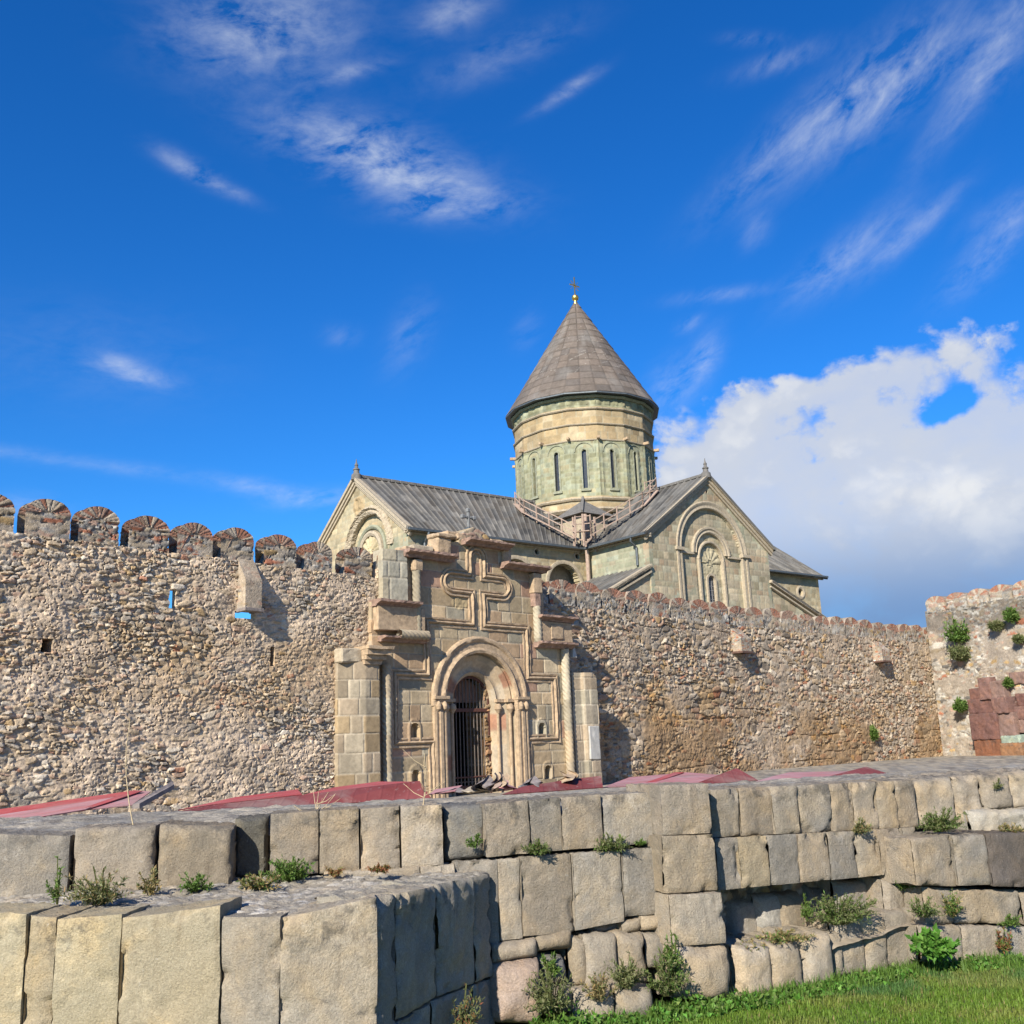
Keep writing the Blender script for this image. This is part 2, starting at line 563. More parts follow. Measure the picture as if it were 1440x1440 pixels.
def relief(name, pts, z0, z1, res, fn, mat, parent, mask=None, thick=0.6, sharp=55, resz=None, world=True):
    """upright surface along the plan polyline pts; outward is to the right of the walking direction"""
    pts = np.array(pts, float)
    seg = np.linalg.norm(np.diff(pts, axis=0), axis=1)
    cum = np.concatenate([[0], np.cumsum(seg)])
    nu = max(3, int(cum[-1] / res) + 1)
    nz = max(3, int((z1 - z0) / (resz or res)) + 1)
    u = np.linspace(0, cum[-1], nu)
    z = np.linspace(z0, z1, nz)
    X = np.interp(u, cum, pts[:, 0])
    Y = np.interp(u, cum, pts[:, 1])
    tx, ty = np.gradient(X), np.gradient(Y)
    ln = np.hypot(tx, ty)
    tx, ty = tx / ln, ty / ln
    UU, ZZ = np.meshgrid(u, z)
    P = np.stack([np.broadcast_to(X, UU.shape), np.broadcast_to(Y, UU.shape), ZZ], -1)
    Nn = np.stack([np.broadcast_to(ty, UU.shape), np.broadcast_to(-tx, UU.shape), np.zeros(UU.shape)], -1)
    h, col = fn(UU, ZZ)
    mk = None
    if mask is not None:
        uc = (UU[:-1, :-1] + UU[1:, 1:]) / 2
        zc = (ZZ[:-1, :-1] + ZZ[1:, 1:]) / 2
        mk = mask(uc, zc)
    if callable(thick):
        thick = thick(UU, ZZ)
    return surf(name, P, Nn, h, col, mat, parent, mk, thick, sharp, world)


class MB:
    """collects simple solids into one mesh"""
    def __init__(s):
        s.bm = bmesh.new()

    def hexa(s, P):
        v = [s.bm.verts.new(p) for p in P]
        for f in ((3, 2, 1, 0), (4, 5, 6, 7), (0, 1, 5, 4), (1, 2, 6, 5), (2, 3, 7, 6), (3, 0, 4, 7)):
            s.bm.faces.new([v[i] for i in f])

    def box(s, x0, x1, y0, y1, z0, z1):
        s.hexa([(x0, y0, z0), (x1, y0, z0), (x1, y1, z0), (x0, y1, z0), (x0, y0, z1), (x1, y0, z1), (x1, y1, z1), (x0, y1, z1)])

    def beam(s, p0, p1, w, h, up=(0, 0, 1)):
        p0, p1 = Vector(p0), Vector(p1)
        d = (p1 - p0).normalized()
        a = d.cross(Vector(up))
        if a.length < 1e-4:
            a = d.cross(Vector((1, 0, 0)))
        a = a.normalized() * w / 2
        b = a.normalized().cross(d) * h / 2
        s.hexa([p0 - a - b, p0 + a - b, p0 + a + b, p0 - a + b, p1 - a - b, p1 + a - b, p1 + a + b, p1 - a + b])

    def tube(s, pts, r, seg=8):
        pts = [Vector(p) for p in pts]
        rs = r if isinstance(r, (list, tuple)) else [r] * len(pts)
        rings = []
        for i, p in enumerate(pts):
            d = (pts[min(i + 1, len(pts) - 1)] - pts[max(i - 1, 0)]).normalized()
            a = d.cross(Vector((0.3, 0.9, 0.1) if abs(d.z) > 0.9 else (0, 0, 1))).normalized()
            b = d.cross(a)
            rings.append([s.bm.verts.new(p + (a * math.cos(t) + b * math.sin(t)) * rs[i]) for t in [2 * math.pi * k / seg for k in range(seg)]])
        for A, B in zip(rings, rings[1:]):
            for k in range(seg):
                s.bm.faces.new([A[k], B[k], B[(k + 1) % seg], A[(k + 1) % seg]])
        s.bm.faces.new(rings[0])
        s.bm.faces.new(rings[-1][::-1])

    def lathe(s, prof, c=(0, 0, 0), seg=24, a0=0.0, flat=False):
        rings = []
        for r, z in prof:
            rings.append([s.bm.verts.new((c[0] + r * math.cos(a0 + 2 * math.pi * k / seg), c[1] + r * math.sin(a0 + 2 * math.pi * k / seg), c[2] + z)) for k in range(seg)])
        for A, B in zip(rings, rings[1:]):
            for k in range(seg):
                s.bm.faces.new([A[k], A[(k + 1) % seg], B[(k + 1) % seg], B[k]])
        s.bm.faces.new(rings[0][::-1])
        s.bm.faces.new(rings[-1])

    def build(s, name, mat, parent=None, bevel=0.0, smooth=False, world=True, rough=0.0, seed=1):
        bmesh.ops.remove_doubles(s.bm, verts=s.bm.verts, dist=1e-5)
        bmesh.ops.recalc_face_normals(s.bm, faces=s.bm.faces)
        if rough:
            for _ in range(2):
                lng = [e for e in s.bm.edges if e.calc_length() > 0.22]
                if lng and len(s.bm.verts) < 6000:
                    bmesh.ops.subdivide_edges(s.bm, edges=lng, cuts=1, use_grid_fill=True)
            rnd = random.Random(seed)
            for v in s.bm.verts:
                v.co += Vector((rnd.uniform(-1, 1), rnd.uniform(-1, 1), rnd.uniform(-1, 1))) * rough
        if bevel:
            bmesh.ops.bevel(s.bm, geom=list(s.bm.edges), offset=bevel, segments=1, affect='EDGES', clamp_overlap=True)
        me = bpy.data.meshes.new(name)
        s.bm.to_mesh(me)
        s.bm.free()
        if smooth:
            me.polygons.foreach_set('use_smooth', np.full(len(me.polygons), True))
            me.set_sharp_from_angle(angle=R(38))
        me.materials.append(mat)
        return lin(bpy.data.objects.new(name, me), parent, world)


def tag(o, label, cat, group=None, kind=None):
    o['label'] = label
    o['category'] = cat
    if group:
        o['group'] = group
    if kind:
        o['kind'] = kind
    return o


def thing(name, label, cat, loc=(0, 0, 0), rz=0.0, group=None):
    o = bpy.data.objects.new(name, None)
    COL.objects.link(o)
    o.location = loc
    o.rotation_euler = (0, 0, rz)
    o.empty_display_size = 0.2
    return tag(o, label, cat, group)


class Frame:
    """upright working plane: origin o (xy), direction d along it, n outwards"""
    def __init__(s, o, d):
        s.o = np.array(o, float)
        s.d = np.array(d, float) / np.linalg.norm(d)
        s.n = np.array([s.d[1], -s.d[0]])

    def p(s, u, z, out=0.0):
        q = s.o + s.d * u + s.n * out
        return (q[0], q[1], z)

    def box(s, mb, u0, u1, z0, z1, o0, o1):
        mb.hexa([s.p(u0, z0, o0), s.p(u1, z0, o0), s.p(u1, z0, o1), s.p(u0, z0, o1), s.p(u0, z1, o0), s.p(u1, z1, o0), s.p(u1, z1, o1), s.p(u0, z1, o1)])

    def prism(s, mb, prof, u0, u1, sub=1):
        """profile of (out, z) pushed along u"""
        rings = []
        for k in range(sub + 1):
            u = u0 + (u1 - u0) * k / sub
            rings.append([mb.bm.verts.new(s.p(u, z, o)) for o, z in prof])
        m = len(prof)
        for A, B in zip(rings, rings[1:]):
            for k in range(m):
                mb.bm.faces.new([A[k], A[(k + 1) % m], B[(k + 1) % m], B[k]])
        mb.bm.faces.new(rings[0][::-1])
        mb.bm.faces.new(rings[-1])

    def arc(s, mb, cu, cz, prof, a0=0.0, a1=180.0, seg=28):
        """profile of (radius, out) swept round (cu, cz)"""
        rings = []
        for k in range(seg + 1):
            a = R(a0 + (a1 - a0) * k / seg)
            rings.append([mb.bm.verts.new(s.p(cu + r * math.cos(a), cz + r * math.sin(a), o)) for r, o in prof])
        m = len(prof)
        for A, B in zip(rings, rings[1:]):
            for k in range(m):
                mb.bm.faces.new([A[k], A[(k + 1) % m], B[(k + 1) % m], B[k]])
        mb.bm.faces.new(rings[0][::-1])
        mb.bm.faces.new(rings[-1])

    def sweep(s, mb, path, prof):
        """moulding: profile of (lateral, out) swept along path of (u, z) with mitres"""
        path = np.array(path, float)
        rings = []
        for i, p in enumerate(path):
            t0 = path[i] - path[i - 1] if i > 0 else path[1] - path[0]
            t1 = path[i + 1] - path[i] if i < len(path) - 1 else t0
            t0 = t0 / np.linalg.norm(t0)
            t1 = t1 / np.linalg.norm(t1)
            n0 = np.array([-t0[1], t0[0]])
            n1 = np.array([-t1[1], t1[0]])
            mt = n0 + n1
            mt = mt / max(0.35, (mt @ mt) / 2)
            rings.append([mb.bm.verts.new(s.p(p[0] + mt[0] * w, p[1] + mt[1] * w, o)) for w, o in prof])
        for A, B in zip(rings, rings[1:]):
            for k in range(len(prof) - 1):
                mb.bm.faces.new([A[k], B[k], B[k + 1], A[k + 1]])


# ------------------------------------------------------------------ masonry patterns
TAN, GREY, PINK, DARK, OCHRE, WHITE, BRICK = (.34, .275, .195), (.295, .275, .245), (.33, .225, .17), (.15, .138, .125), (.37, .255, .125), (.47, .435, .375), (.33, .135, .08)


def rubble_fn(seed, cw, ch, mortar, mcol, weights, amp=0.055, round_=0.30, big=0.45, brickiness=0.03, tone=None, mvar=1.9, msc=1.0, lines=0.0, flat=0.0):
    def fn(u, z):
        uw = u + 0.07 * (fbm(u * 3, z * 3, seed + 50, 3) - 0.5) * 2
        zw = z + 0.07 * (fbm(u * 2.2, z * 4, seed + 60, 3) - 0.5) * 2 + 0.45 * (fbm(u * .55, z * .5, seed + 61, 2) - .5)
        f1, f2, i1, i2, lx, ly = cells(uw, zw, cw, ch, seed)
        g1, g2, j1, j2, mx, my = cells(uw, zw, cw * 1.75, ch * 1.6, seed + 77)
        k1, k2, l1, l2, nx_, ny_ = cells(uw, zw, cw * .62, ch * .68, seed + 177)
        reg = fbm(u * 0.5, z * 0.7, seed + 90, 3)
        A = reg > 1 - big
        B = reg < 0.40
        def sel(p, q, r):
            return np.where(A, q, np.where(B, r, p))
        e = sel(f2 - f1, g2 - g1, k2 - k1)
        idc = sel(i1, j1, l1)
        idh = sel(i2, j2, l2)
        dx, dy = sel(lx, mx, nx_), sel(ly, my, ny_)
        ly_ = dy
        prof = np.sqrt(np.clip(1 - (1 - np.clip(e / round_, 0, 1)) ** 2, 0, 1))
        tilt = (np.modf(idh * 7.13)[0] - .5) * dx * 0.05 + (np.modf(idh * 11.7)[0] - .35) * dy * -0.06
        st = amp * (0.35 + 0.9 * idh) * prof + tilt * prof + 0.018 * (fbm(u * 14, z * 14, seed + 8, 3) - .5)
        mm = fbm(u * 0.9 * msc, z * 1.1 * msc, seed + 33, 4)
        ml = amp * (mortar + mvar * (mm - 0.5)) + 0.022 * (fbm(u * 9, z * 11, seed + 9, 4, .6) - .5)
        kp = np.sqrt(np.clip(1 - (1 - np.clip((k2 - k1) / .35, 0, 1)) ** 2, 0, 1))
        ml = ml + amp * .42 * kp * l2
        if lines:
            rowy = zw / (ch * 2.7)
            ln_ = np.exp(-((np.abs(rowy - np.floor(rowy) - .5) - .5) / .045) ** 2) * ss(fbm(u * .35, np.floor(rowy + .5) * 3.7, seed + 21, 3), .48, .62)
            st = st - lines * ln_
            ml = ml - lines * ln_
        crev = (1 - ss(e, 0.015, 0.13)) * ss(fbm(u * 1.3, z * 1.5, seed + 71, 3) + .35 * (idc - .5), .40, .60) * (ly_ < 0.12)
        h = np.maximum(st, ml) - 0.02 - 0.055 * crev + 0.010 * (vn(u * 34, z * 34, seed + 72) - .5)
        pal = pick(idc, [TAN, GREY, PINK, DARK, OCHRE, WHITE, BRICK], list(weights) + [brickiness])
        pal = pal * (0.78 + 0.44 * np.modf(idh * 5.31)[0])[..., None]
        cover = ss(ml - st, -0.004, 0.012)[..., None]
        mc = np.array(mcol) * (0.82 + 0.36 * fbm(u * 2.3, z * 2.6, seed + 40, 3))[..., None]
        mean = np.array((.325, .27, .205))
        pal = pal * (1 - flat) + mean * flat * (.8 + .4 * idh)[..., None]
        mc = mc * (1 + .22 * (l1 - .5) * kp)[..., None]
        deep = (1 - ss(e / round_, 0.0, 0.25))[..., None]
        pal = pal * (1 - deep) + mc * 0.8 * deep
        col = pal * (1 - cover) + mc * cover
        if tone is not None:
            col = col * tone(u, z)
        return h, np.clip(col, 0.01, 0.9)
    return fn


def ashlar_fn(seed, rh, bw, pal, weights=None, joint=0.02, depth=0.018, jcol=(.42, .36, .27), vary=0.35, wob=0.006, extra=None, rowfix=0.0):
    """coursed ashlar with uneven course heights and block lengths"""
    rnd = np.random.RandomState(seed)
    zs = [-3.0]
    while zs[-1] < 60:
        zs.append(zs[-1] + rh * (1 + vary * (rnd.rand() - .5) * 2))
    zs = np.array(zs)
    rows = []
    for _ in zs:
        us = [-70 - rnd.rand() * bw]
        while us[-1] < 70:
            us.append(us[-1] + bw * (0.55 + 0.9 * rnd.rand()))
        rows.append(np.array(us))

    def fn(u, z):
        uw = u + 0.012 * (vn(u * 3, z * 3, seed + 3) - .5)
        zw = z + 0.02 * (vn(u * .8, z * 2, seed + 4) - .5)
        k = np.clip(np.searchsorted(zs, zw.ravel()) - 1, 0, len(zs) - 2)
        ez = np.minimum(zw.ravel() - zs[k], zs[k + 1] - zw.ravel())
        eu = np.zeros(u.size)
        bid = np.zeros(u.size)
        ur = uw.ravel()
        for row in np.unique(k):
            s = k == row
            us = rows[row]
            j = np.clip(np.searchsorted(us, ur[s]) - 1, 0, len(us) - 2)
            eu[s] = np.minimum(ur[s] - us[j], us[j + 1] - ur[s])
            bid[s] = j + row * 613
        e = np.minimum(ez, eu).reshape(u.shape)
        bid = bid.reshape(u.shape)
        r1 = h2(bid, bid * 0 + 1, seed)
        r2 = h2(bid, bid * 0 + 2, seed)
        jt = 1 - ss(e, joint * 0.4, joint * 1.3)
        h = (r2 - .5) * 0.016 - depth * jt + wob * 2 * (fbm(u * 5, z * 5, seed + 6, 4, .6) - .5)
        c = pick(r1, pal, weights) * (0.82 + 0.36 * r2)[..., None]
        c = c * (1 - 0.65 * jt[..., None]) + np.array(jcol) * 0.65 * jt[..., None]
        if extra is not None:
            h, c = extra(u, z, h, c)
        return h, np.clip(c, 0.01, 0.9)
    return fn


# ================================================================== GROUND
def at(px, py, Y):
    d = ray(px, py)
    return np.array([d[0] * Y, Y, EYE + d[2] * Y])


# plan of the ashlar retaining wall in front of the gate, left to right
WALL = np.array([(-14.0, 8.0), (-5.2, 9.35), (-0.33, 10.25), (1.1, 10.85), (2.0, 11.2), (4.85, 12.75), (7.5, 13.6), (16, 15.5)])


def wallpt(px, py, off=0.0):
    """where the sight line meets the retaining wall's face (moved off metres towards the lawn)"""
    t = ray(px, py)
    best = None
    for a, b in zip(WALL, WALL[1:]):
        d = (b - a) / np.linalg.norm(b - a)
        n = np.array([d[1], -d[0]])
        a2, b2 = a + n * off, b + n * off
        # t[0]*Y = X
        den = (b2[0] - a2[0]) - t[0] * (b2[1] - a2[1])
        k = (t[0] * a2[1] - a2[0]) / den
        if -0.03 <= k <= 1.03:
            q = a2 + (b2 - a2) * k
            if best is None or abs(k - .5) < best[0]:
                best = (abs(k - .5), q)
    q = best[1]
    return np.array([q[0], q[1], EYE + t[2] * q[1]])


def ground_z(X, Y):
    return .26 - .17 * ss(X, 4.9, 6.6)


def build_ground():
    # lawn sheet to the horizon: fine near the wall, coarse beyond
    xs = np.unique(np.concatenate([np.linspace(-3000, -40, 12), np.linspace(-40, 40, 81), np.linspace(40, 3000, 12)]))
    ys = np.unique(np.concatenate([np.linspace(-3000, -20, 12), np.linspace(-20, 40, 81), np.linspace(40, 4000, 14)]))
    X, Y = np.meshgrid(xs, ys)
    Z = ground_z(X, Y) - 0.035
    P = np.stack([X, Y, Z], -1)
    idx = np.arange(X.size).reshape(X.shape)
    F = np.stack([idx[:-1, :-1], idx[:-1, 1:], idx[1:, 1:], idx[1:, :-1]], -1).reshape(-1, 4)
    o = npmesh('lawn', P.reshape(-1, 3), F, M['lawn'])
    o['kind'] = 'structure'
    # raised yard behind the retaining wall
    u = np.linspace(0, 1, 420)
    cum = np.concatenate([[0], np.cumsum(np.linalg.norm(np.diff(WALL, axis=0), axis=1))])
    ul = u * cum[-1]
    bx, by = np.interp(ul, cum, WALL[:, 0]), np.interp(ul, cum, WALL[:, 1])
    v = np.concatenate([np.linspace(0.43, 9, 165), np.linspace(9.3, 60, 40), np.linspace(70, 700, 12)])
    UU, VV = np.meshgrid(u, v)
    spread = 1 + VV * 0.035
    X = np.broadcast_to(bx, UU.shape) * spread - VV * 0.1
    Y = np.broadcast_to(by, UU.shape) + VV
    Z = 2.02 + 0.12 * ss(VV, 0.43, 0.75) - 0.03 * ss(VV, .8, 4) - 0.20 * ss(VV, 4.2, 5.6) - 0.6 * ss(VV, 8, 20)
    f1, f2, i1, i2, lx, ly = cells(X, Y, .22, .22, 71)
    near = 1 - ss(VV, 6, 9)
    Z = Z + near * (0.04 * np.clip((f2 - f1) / .3, 0, 1) * i2 + 0.05 * (fbm(X * 1.1, Y * 1.1, 72, 4) - .5))
    c = pick(i1, [(.30, .27, .22), (.25, .235, .21), (.34, .30, .24), (.20, .18, .155)]) * (0.8 + .4 * fbm(X * 2, Y * 2, 73, 3))[..., None]
    idx = np.arange(X.size).reshape(X.shape)
    F = np.stack([idx[:-1, :-1], idx[:-1, 1:], idx[1:, 1:], idx[1:, :-1]], -1).reshape(-1, 4)
    o = npmesh('yard_ground', np.stack([X, Y, Z], -1).reshape(-1, 3), F, M['rubble'], None, c.reshape(-1, 3), True, 60)
    o['kind'] = 'structure'


build_ground()

# ================================================================== FORTRESS WALLS
def merlon(parent, fr, uc, zb, w, hgt, depth, seed, res=0.04, body=None, nb=11, rise=.42):
    """round-topped merlon: rubble body, a fan of bricks and stones in its head"""
    r = w / 2
    zs = zb + hgt - rise
    nu, nz = int(w / res) + 2, int(hgt / res) + 3
    b = np.linspace(0, 1, nz)
    z = np.concatenate([np.linspace(zb, zs, max(2, int((zs - zb) / res)), endpoint=False), zs + rise * np.sin(np.linspace(0, math.pi / 2 * .975, max(9, int(1.6 * r / res))))])
    a = np.linspace(-1, 1, nu)
    A, Z = np.meshgrid(a, z)
    hw = np.where(Z < zs, r, r * np.sqrt(np.clip(1 - ((Z - zs) / rise) ** 2, 0, None)))
    rn = np.random.RandomState(seed)
    U = A * hw
    U = U + 0.03 * (fbm(U * 3 + seed, Z * 3, seed, 3) - .5) * (1 + 0 * A)
    h, c = (body or BODY)(U + seed * 3.1, Z)
    th = np.arctan2((Z - zs + 0.03) * r / rise, U)
    rad = np.hypot(U, (Z - zs + 0.03) * r / rise)
    q = th / math.pi * nb
    q = q + 0.25 * (vn(q * .9, q * 0, seed + 2) - .5)
    k = np.floor(q)
    fr_ = q - k
    inn = (th > 0) & (rad > r * 0.24)
    jo = np.minimum(fr_, 1 - fr_) * rad * math.pi / nb
    kr = h2(k, k * 0 + 3, seed)
    hb = 0.03 * kr + 0.03 * ss(jo, 0.0, 0.018) - 0.015
    wc = pick(kr, [(.32, .145, .092), (.35, .19, .13), (.42, .35, .27), (.30, .19, .14), (.23, .18, .15), (.37, .29, .21)], [2.8, 2.8, 2.2, 2, .7, 1.8])
    jm = (1 - ss(jo, .004, .016))[..., None]
    wc = wc * (1 - jm) + np.array((.33, .28, .22)) * jm
    h = np.where(inn, hb, h)
    c = np.where(inn[..., None], wc, c)
    nv, n2 = U.shape
    P0 = np.stack([fr.o[0] + fr.d[0] * (uc + U) + fr.n[0] * h, fr.o[1] + fr.d[1] * (uc + U) + fr.n[1] * h, Z], -1)
    idx = np.arange(nv * n2).reshape(nv, n2)
    F = [np.stack([idx[:-1, :-1], idx[:-1, 1:], idx[1:, 1:], idx[1:, :-1]], -1).reshape(-1, 4)]
    V = [P0.reshape(-1, 3)]
    C = [c.reshape(-1, 3)]
    loop = np.concatenate([idx[0, :], idx[1:, -1], idx[-1, -2::-1], idx[-2:0, 0]])
    base = V[0][loop]
    prev = loop
    tot = nv * n2
    ds = np.linspace(0, depth, 6)[1:]
    for dd in ds:
        off = 0.025 * (rn.rand(len(loop)) - .5)
        q = base - np.array([fr.n[0], fr.n[1], 0]) * dd
        q[:, 2] += off * 0.8
        q[:, :2] += fr.d * off[:, None]
        V.append(q)
        C.append(pick(np.repeat(rn.rand(len(loop) // 2 + 1), 2)[:len(loop)], [(.27, .235, .185), (.22, .20, .17), (.31, .255, .195), (.25, .19, .15)]) * (.7 + .5 * rn.rand(len(loop))[:, None]))
        cur = tot + np.arange(len(loop))
        tot += len(loop)
        F.append(np.stack([np.roll(prev, -1), prev, cur, np.roll(cur, -1)], -1))
        prev = cur
    # back face: mirror grid
    Vb = P0.reshape(-1, 3) - np.array([fr.n[0], fr.n[1], 0]) * depth
    V.append(Vb)
    C.append(c.reshape(-1, 3))
    ib = idx + tot
    F.append(np.stack([ib[:-1, :-1], ib[1:, :-1], ib[1:, 1:], ib[:-1, 1:]], -1).reshape(-1, 4))
    return npmesh('merlon', np.concatenate(V), np.concatenate(F), M['rubble'], parent, np.concatenate(C), True, 50)


BODY = rubble_fn(901, .26, .09, 0.45, (.36, .305, .24), (4, 3, 2, 1.2, .8, .8), amp=0.04, brickiness=2.0)


def chute(parent, fr, u0, u1, z0, z1, out, seed, lipmat, open_u=None):
    """machicolation: a box corbelled out of the wall, open below, on a timber lip"""
    prof_h = np.linspace(z0, z1, int((z1 - z0) / .04) + 2)
    def wallface(pa, pb, name):
        def fn(u, z):
            h, c = BODY(u + seed, z * 1.3)
            pl = ss(fbm(u * 1.5, z * 1.5, seed, 3), .35, .6)[..., None]
            return h * .5, c * (1 - pl * .8) + np.array((.35, .285, .215)) * pl * .8
        return fn
    def side(ua, ub, front):
        n1 = max(4, int(abs(ub - ua) / .04)) if front else 14
        A, Z = np.meshgrid(np.linspace(0, 1, n1), prof_h)
        o = out * np.clip((z1 - Z) / (z1 - z0) * 2.2, 0, 1)
        if front:
            U = ua + (ub - ua) * A
            O = o
            Nn = np.stack([np.full(A.shape, fr.n[0]), np.full(A.shape, fr.n[1]), np.full(A.shape, .15)], -1)
        else:
            U = np.full(A.shape, ua)
            O = -0.05 + (o + 0.05) * (A if ub > 0 else 1 - A)
            sg = -1 if ub > 0 else 1
            Nn = np.stack([np.full(A.shape, fr.d[0] * sg), np.full(A.shape, fr.d[1] * sg), np.zeros(A.shape)], -1)
        P = np.stack([fr.o[0] + fr.d[0] * U + fr.n[0] * O, fr.o[1] + fr.d[1] * U + fr.n[1] * O, Z], -1)
        h, c = wallface(0, 0, '')(U * 1.0 + O, Z)
        return P, Nn, h, c
    root = None
    for args in ((u0, u1, True), (u0, 1, False), (u1, -1, False)):
        P, Nn, h, c = side(*args)
        o = surf('machicolation' if root is None else 'side_wall', P, Nn, h * .6, c, M['rubble'], parent if root is None else root, None, 0.12, 50)
        root = root or o
    mb = MB()
    fr.box(mb, u0 - .04, u1 + .04, z0 - .10, z0 - .0, out - .12, out + .06)
    fr.box(mb, u0 - .03, u0 + .10, z0 - .10, z0 - .0, -0.05, out - .12)
    fr.box(mb, u1 - .10, u1 + .03, z0 - .10, z0 - .0, -0.05, out - .12)
    mb.build('timber_lip', lipmat, root, 0.01, rough=0.006)
    return root


# ---- left curtain wall
M1, M8 = np.array([-11.4, 24.4]), np.array([-4.85, 31.9])
LF = Frame(M1, M8 - M1)
left_wall = thing('fortress_wall', 'tall rubble wall left of the carved gate with high rounded merlons against open sky', 'wall', (*LF.p(3, 1.2)[:2], 1.2))


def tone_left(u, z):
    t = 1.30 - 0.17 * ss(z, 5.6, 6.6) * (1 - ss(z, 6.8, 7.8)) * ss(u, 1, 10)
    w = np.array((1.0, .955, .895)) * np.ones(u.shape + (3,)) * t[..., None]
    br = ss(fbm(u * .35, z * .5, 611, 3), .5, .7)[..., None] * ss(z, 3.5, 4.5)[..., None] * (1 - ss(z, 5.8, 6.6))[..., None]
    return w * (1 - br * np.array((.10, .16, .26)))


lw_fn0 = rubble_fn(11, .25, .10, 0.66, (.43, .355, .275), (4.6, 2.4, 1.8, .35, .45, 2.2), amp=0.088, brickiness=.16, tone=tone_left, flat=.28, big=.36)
L0 = -8.0


def lw_fn(u, z):
    return lw_fn0(u + L0, z)


def lw_mask(u, z):
    u = u + L0
    top = 8.22 + 0.0 * u + np.where(u > 10.6, 0.3 + np.clip((u - 10.6) / 1.5, 0, 1) * .75, 0)
    m = z < top + 0.05 * (vn(u * 4, u * 0, 5) - .5)
    slit = (np.abs(u - 3.44) < .10) & (z > 6.72) & (z < 7.22)
    hole = (u > 5.36) & (u < 5.98) & (z > 6.60) & (z < 6.80)
    put = ((np.abs(u - .17) < .13) & (z > 5.42) & (z < 5.74)) | ((np.abs(u - 6.62) < .07) & (z > 5.3) & (z < 5.85))
    return m & ~slit & ~hole & ~put


def lw_thick(u, z):
    u = u + L0
    t = np.full(u.shape, 1.0)
    t[(np.abs(u - 3.44) < .3) & (z > 6.5) & (z < 7.4)] = 0.16
    t[(u > 5.1) & (u < 6.2) & (z > 6.3) & (z < 6.9)] = 0.12
    return t


p0, p1 = LF.p(L0, 0)[:2], LF.p(12.15, 0)[:2]
relief('wall_face', [p0, p1], 1.0, 9.4, 0.025, lw_fn, M['rubble'], left_wall, lw_mask, lw_thick)
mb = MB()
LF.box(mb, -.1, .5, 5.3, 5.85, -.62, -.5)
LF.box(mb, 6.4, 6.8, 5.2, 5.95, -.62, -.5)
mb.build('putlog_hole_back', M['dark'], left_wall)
for i, uc in enumerate([-5.6, -4.2, -2.8, -1.35, 0.03, 1.33, 2.72, 4.07, 5.42, 6.88, 8.28, 9.85, 11.15]):
    merlon(left_wall, LF, uc, 8.12, 1.10 + .05 * math.sin(i * 2.3), 1.04 + .03 * math.sin(i * 1.7), 0.44, 20 + i, 0.035, rise=.35)
chute(left_wall, LF, 5.44, 5.98, 6.86, 8.3, 0.42, 33, M['plank'])

# ---- right curtain wall, bending once
RA, RB, RC = np.array([1.77, 39.3]), np.array([11.26, 49.8]), np.array([25.6, 63.7])
RF1, RF2 = Frame(RA, RB - RA), Frame(RB, RC - RB)
right_wall = thing('fortress_wall', 'long cobble and rubble wall right of the carved gate, running back below the church', 'wall', (11.26, 49.8, 1.0))


def tone_right(u, z):
    lowb = (1 - ss(z, 3.0, 4.6)) * 0.9 + 0.25 * (1 - ss(z, 4.5, 5.5))
    n = fbm(u * .3, z * .45, 404, 4)
    f = lowb * ss(n, .30, .55)
    brown = np.array((.84, .74, .61))
    t = np.array((1.08, 1.0, .91)) * np.ones(u.shape + (3,))
    t = t * (1 - f[..., None]) + t * brown * f[..., None]
    oc = ss(fbm(u * .5, z * .6, 405, 3), .56, .68) * (1 - ss(u, 8, 14)) * (1 - ss(z, 5.2, 6.2)) * ss(z, 3.0, 3.6)
    return t * (1 - oc[..., None] * np.array((0.0, .10, .26)))


rw0 = rubble_fn(37, .36, .15, 0.22, (.36, .305, .245), (3.6, 3.4, 1.9, .9, .6, 2.8), amp=0.10, round_=.36, big=0.42, brickiness=.2, tone=tone_right, mvar=2.7, msc=.6, lines=.07, flat=.22)
len1 = np.linalg.norm(RB - RA)
ext = 4.5
slots1 = [(-.05 + 1.66 * k) for k in range(-1, 9)]


def rw_mask1(u, z):
    u = u - ext
    m = z < 8.05 + .05 * (vn(u * 4, u * 0, 6) - .5)
    sl = ((np.abs(u - 5.0) < .06) & (np.abs(z - 6.9) < .25)) | ((np.abs(u - 8.8) < .05) & (np.abs(z - 6.6) < .28))
    return m & ~sl


relief('wall_face', [RF1.p(-ext, 0)[:2], RB], 0.6, 8.3, 0.042, lambda u, z: rw0(u - ext, z), M['rubble'], right_wall, rw_mask1, 0.9)
relief('wall_face', [RB, RF2.p(20.6, 0)[:2]], 0.6, 8.3, 0.05, lambda u, z: rw0(u + len1, z), M['rubble'], right_wall,
       lambda u, z: (z < 8.05 + .05 * (vn(u * 4, u * 0, 7) - .5)) & ~((np.abs(u - 2.9) < .1) & (np.abs(z - 7.2) < .22)) & ~((np.abs(u - 2.75) < .07) & (np.abs(z - 6.8) < .2)), 0.9)
MB_R = rubble_fn(933, .24, .13, 0.40, (.36, .31, .245), (3, 4, 2, .8, .6, 2), amp=0.05, brickiness=.5)
for k in range(-2, 9):
    merlon(right_wall, RF1, 0.05 + 1.64 * k, 7.98, 1.55, 1.08 + .06 * math.sin(k * 2.1), 0.5, 60 + k, 0.05, MB_R, 9)
for k in range(13):
    merlon(right_wall, RF2, 0.55 + 1.6 * k, 7.98, 1.53, 1.08 + .06 * math.sin(k * 1.3), 0.5, 80 + k, 0.07, MB_R, 9)
chute(right_wall, RF1, 12.35, 13.25, 6.78, 7.9, 0.55, 51, M['lip'])
chute(right_wall, RF2, 12.1, 13.0, 6.75, 7.9, 0.6, 52, M['lip'])

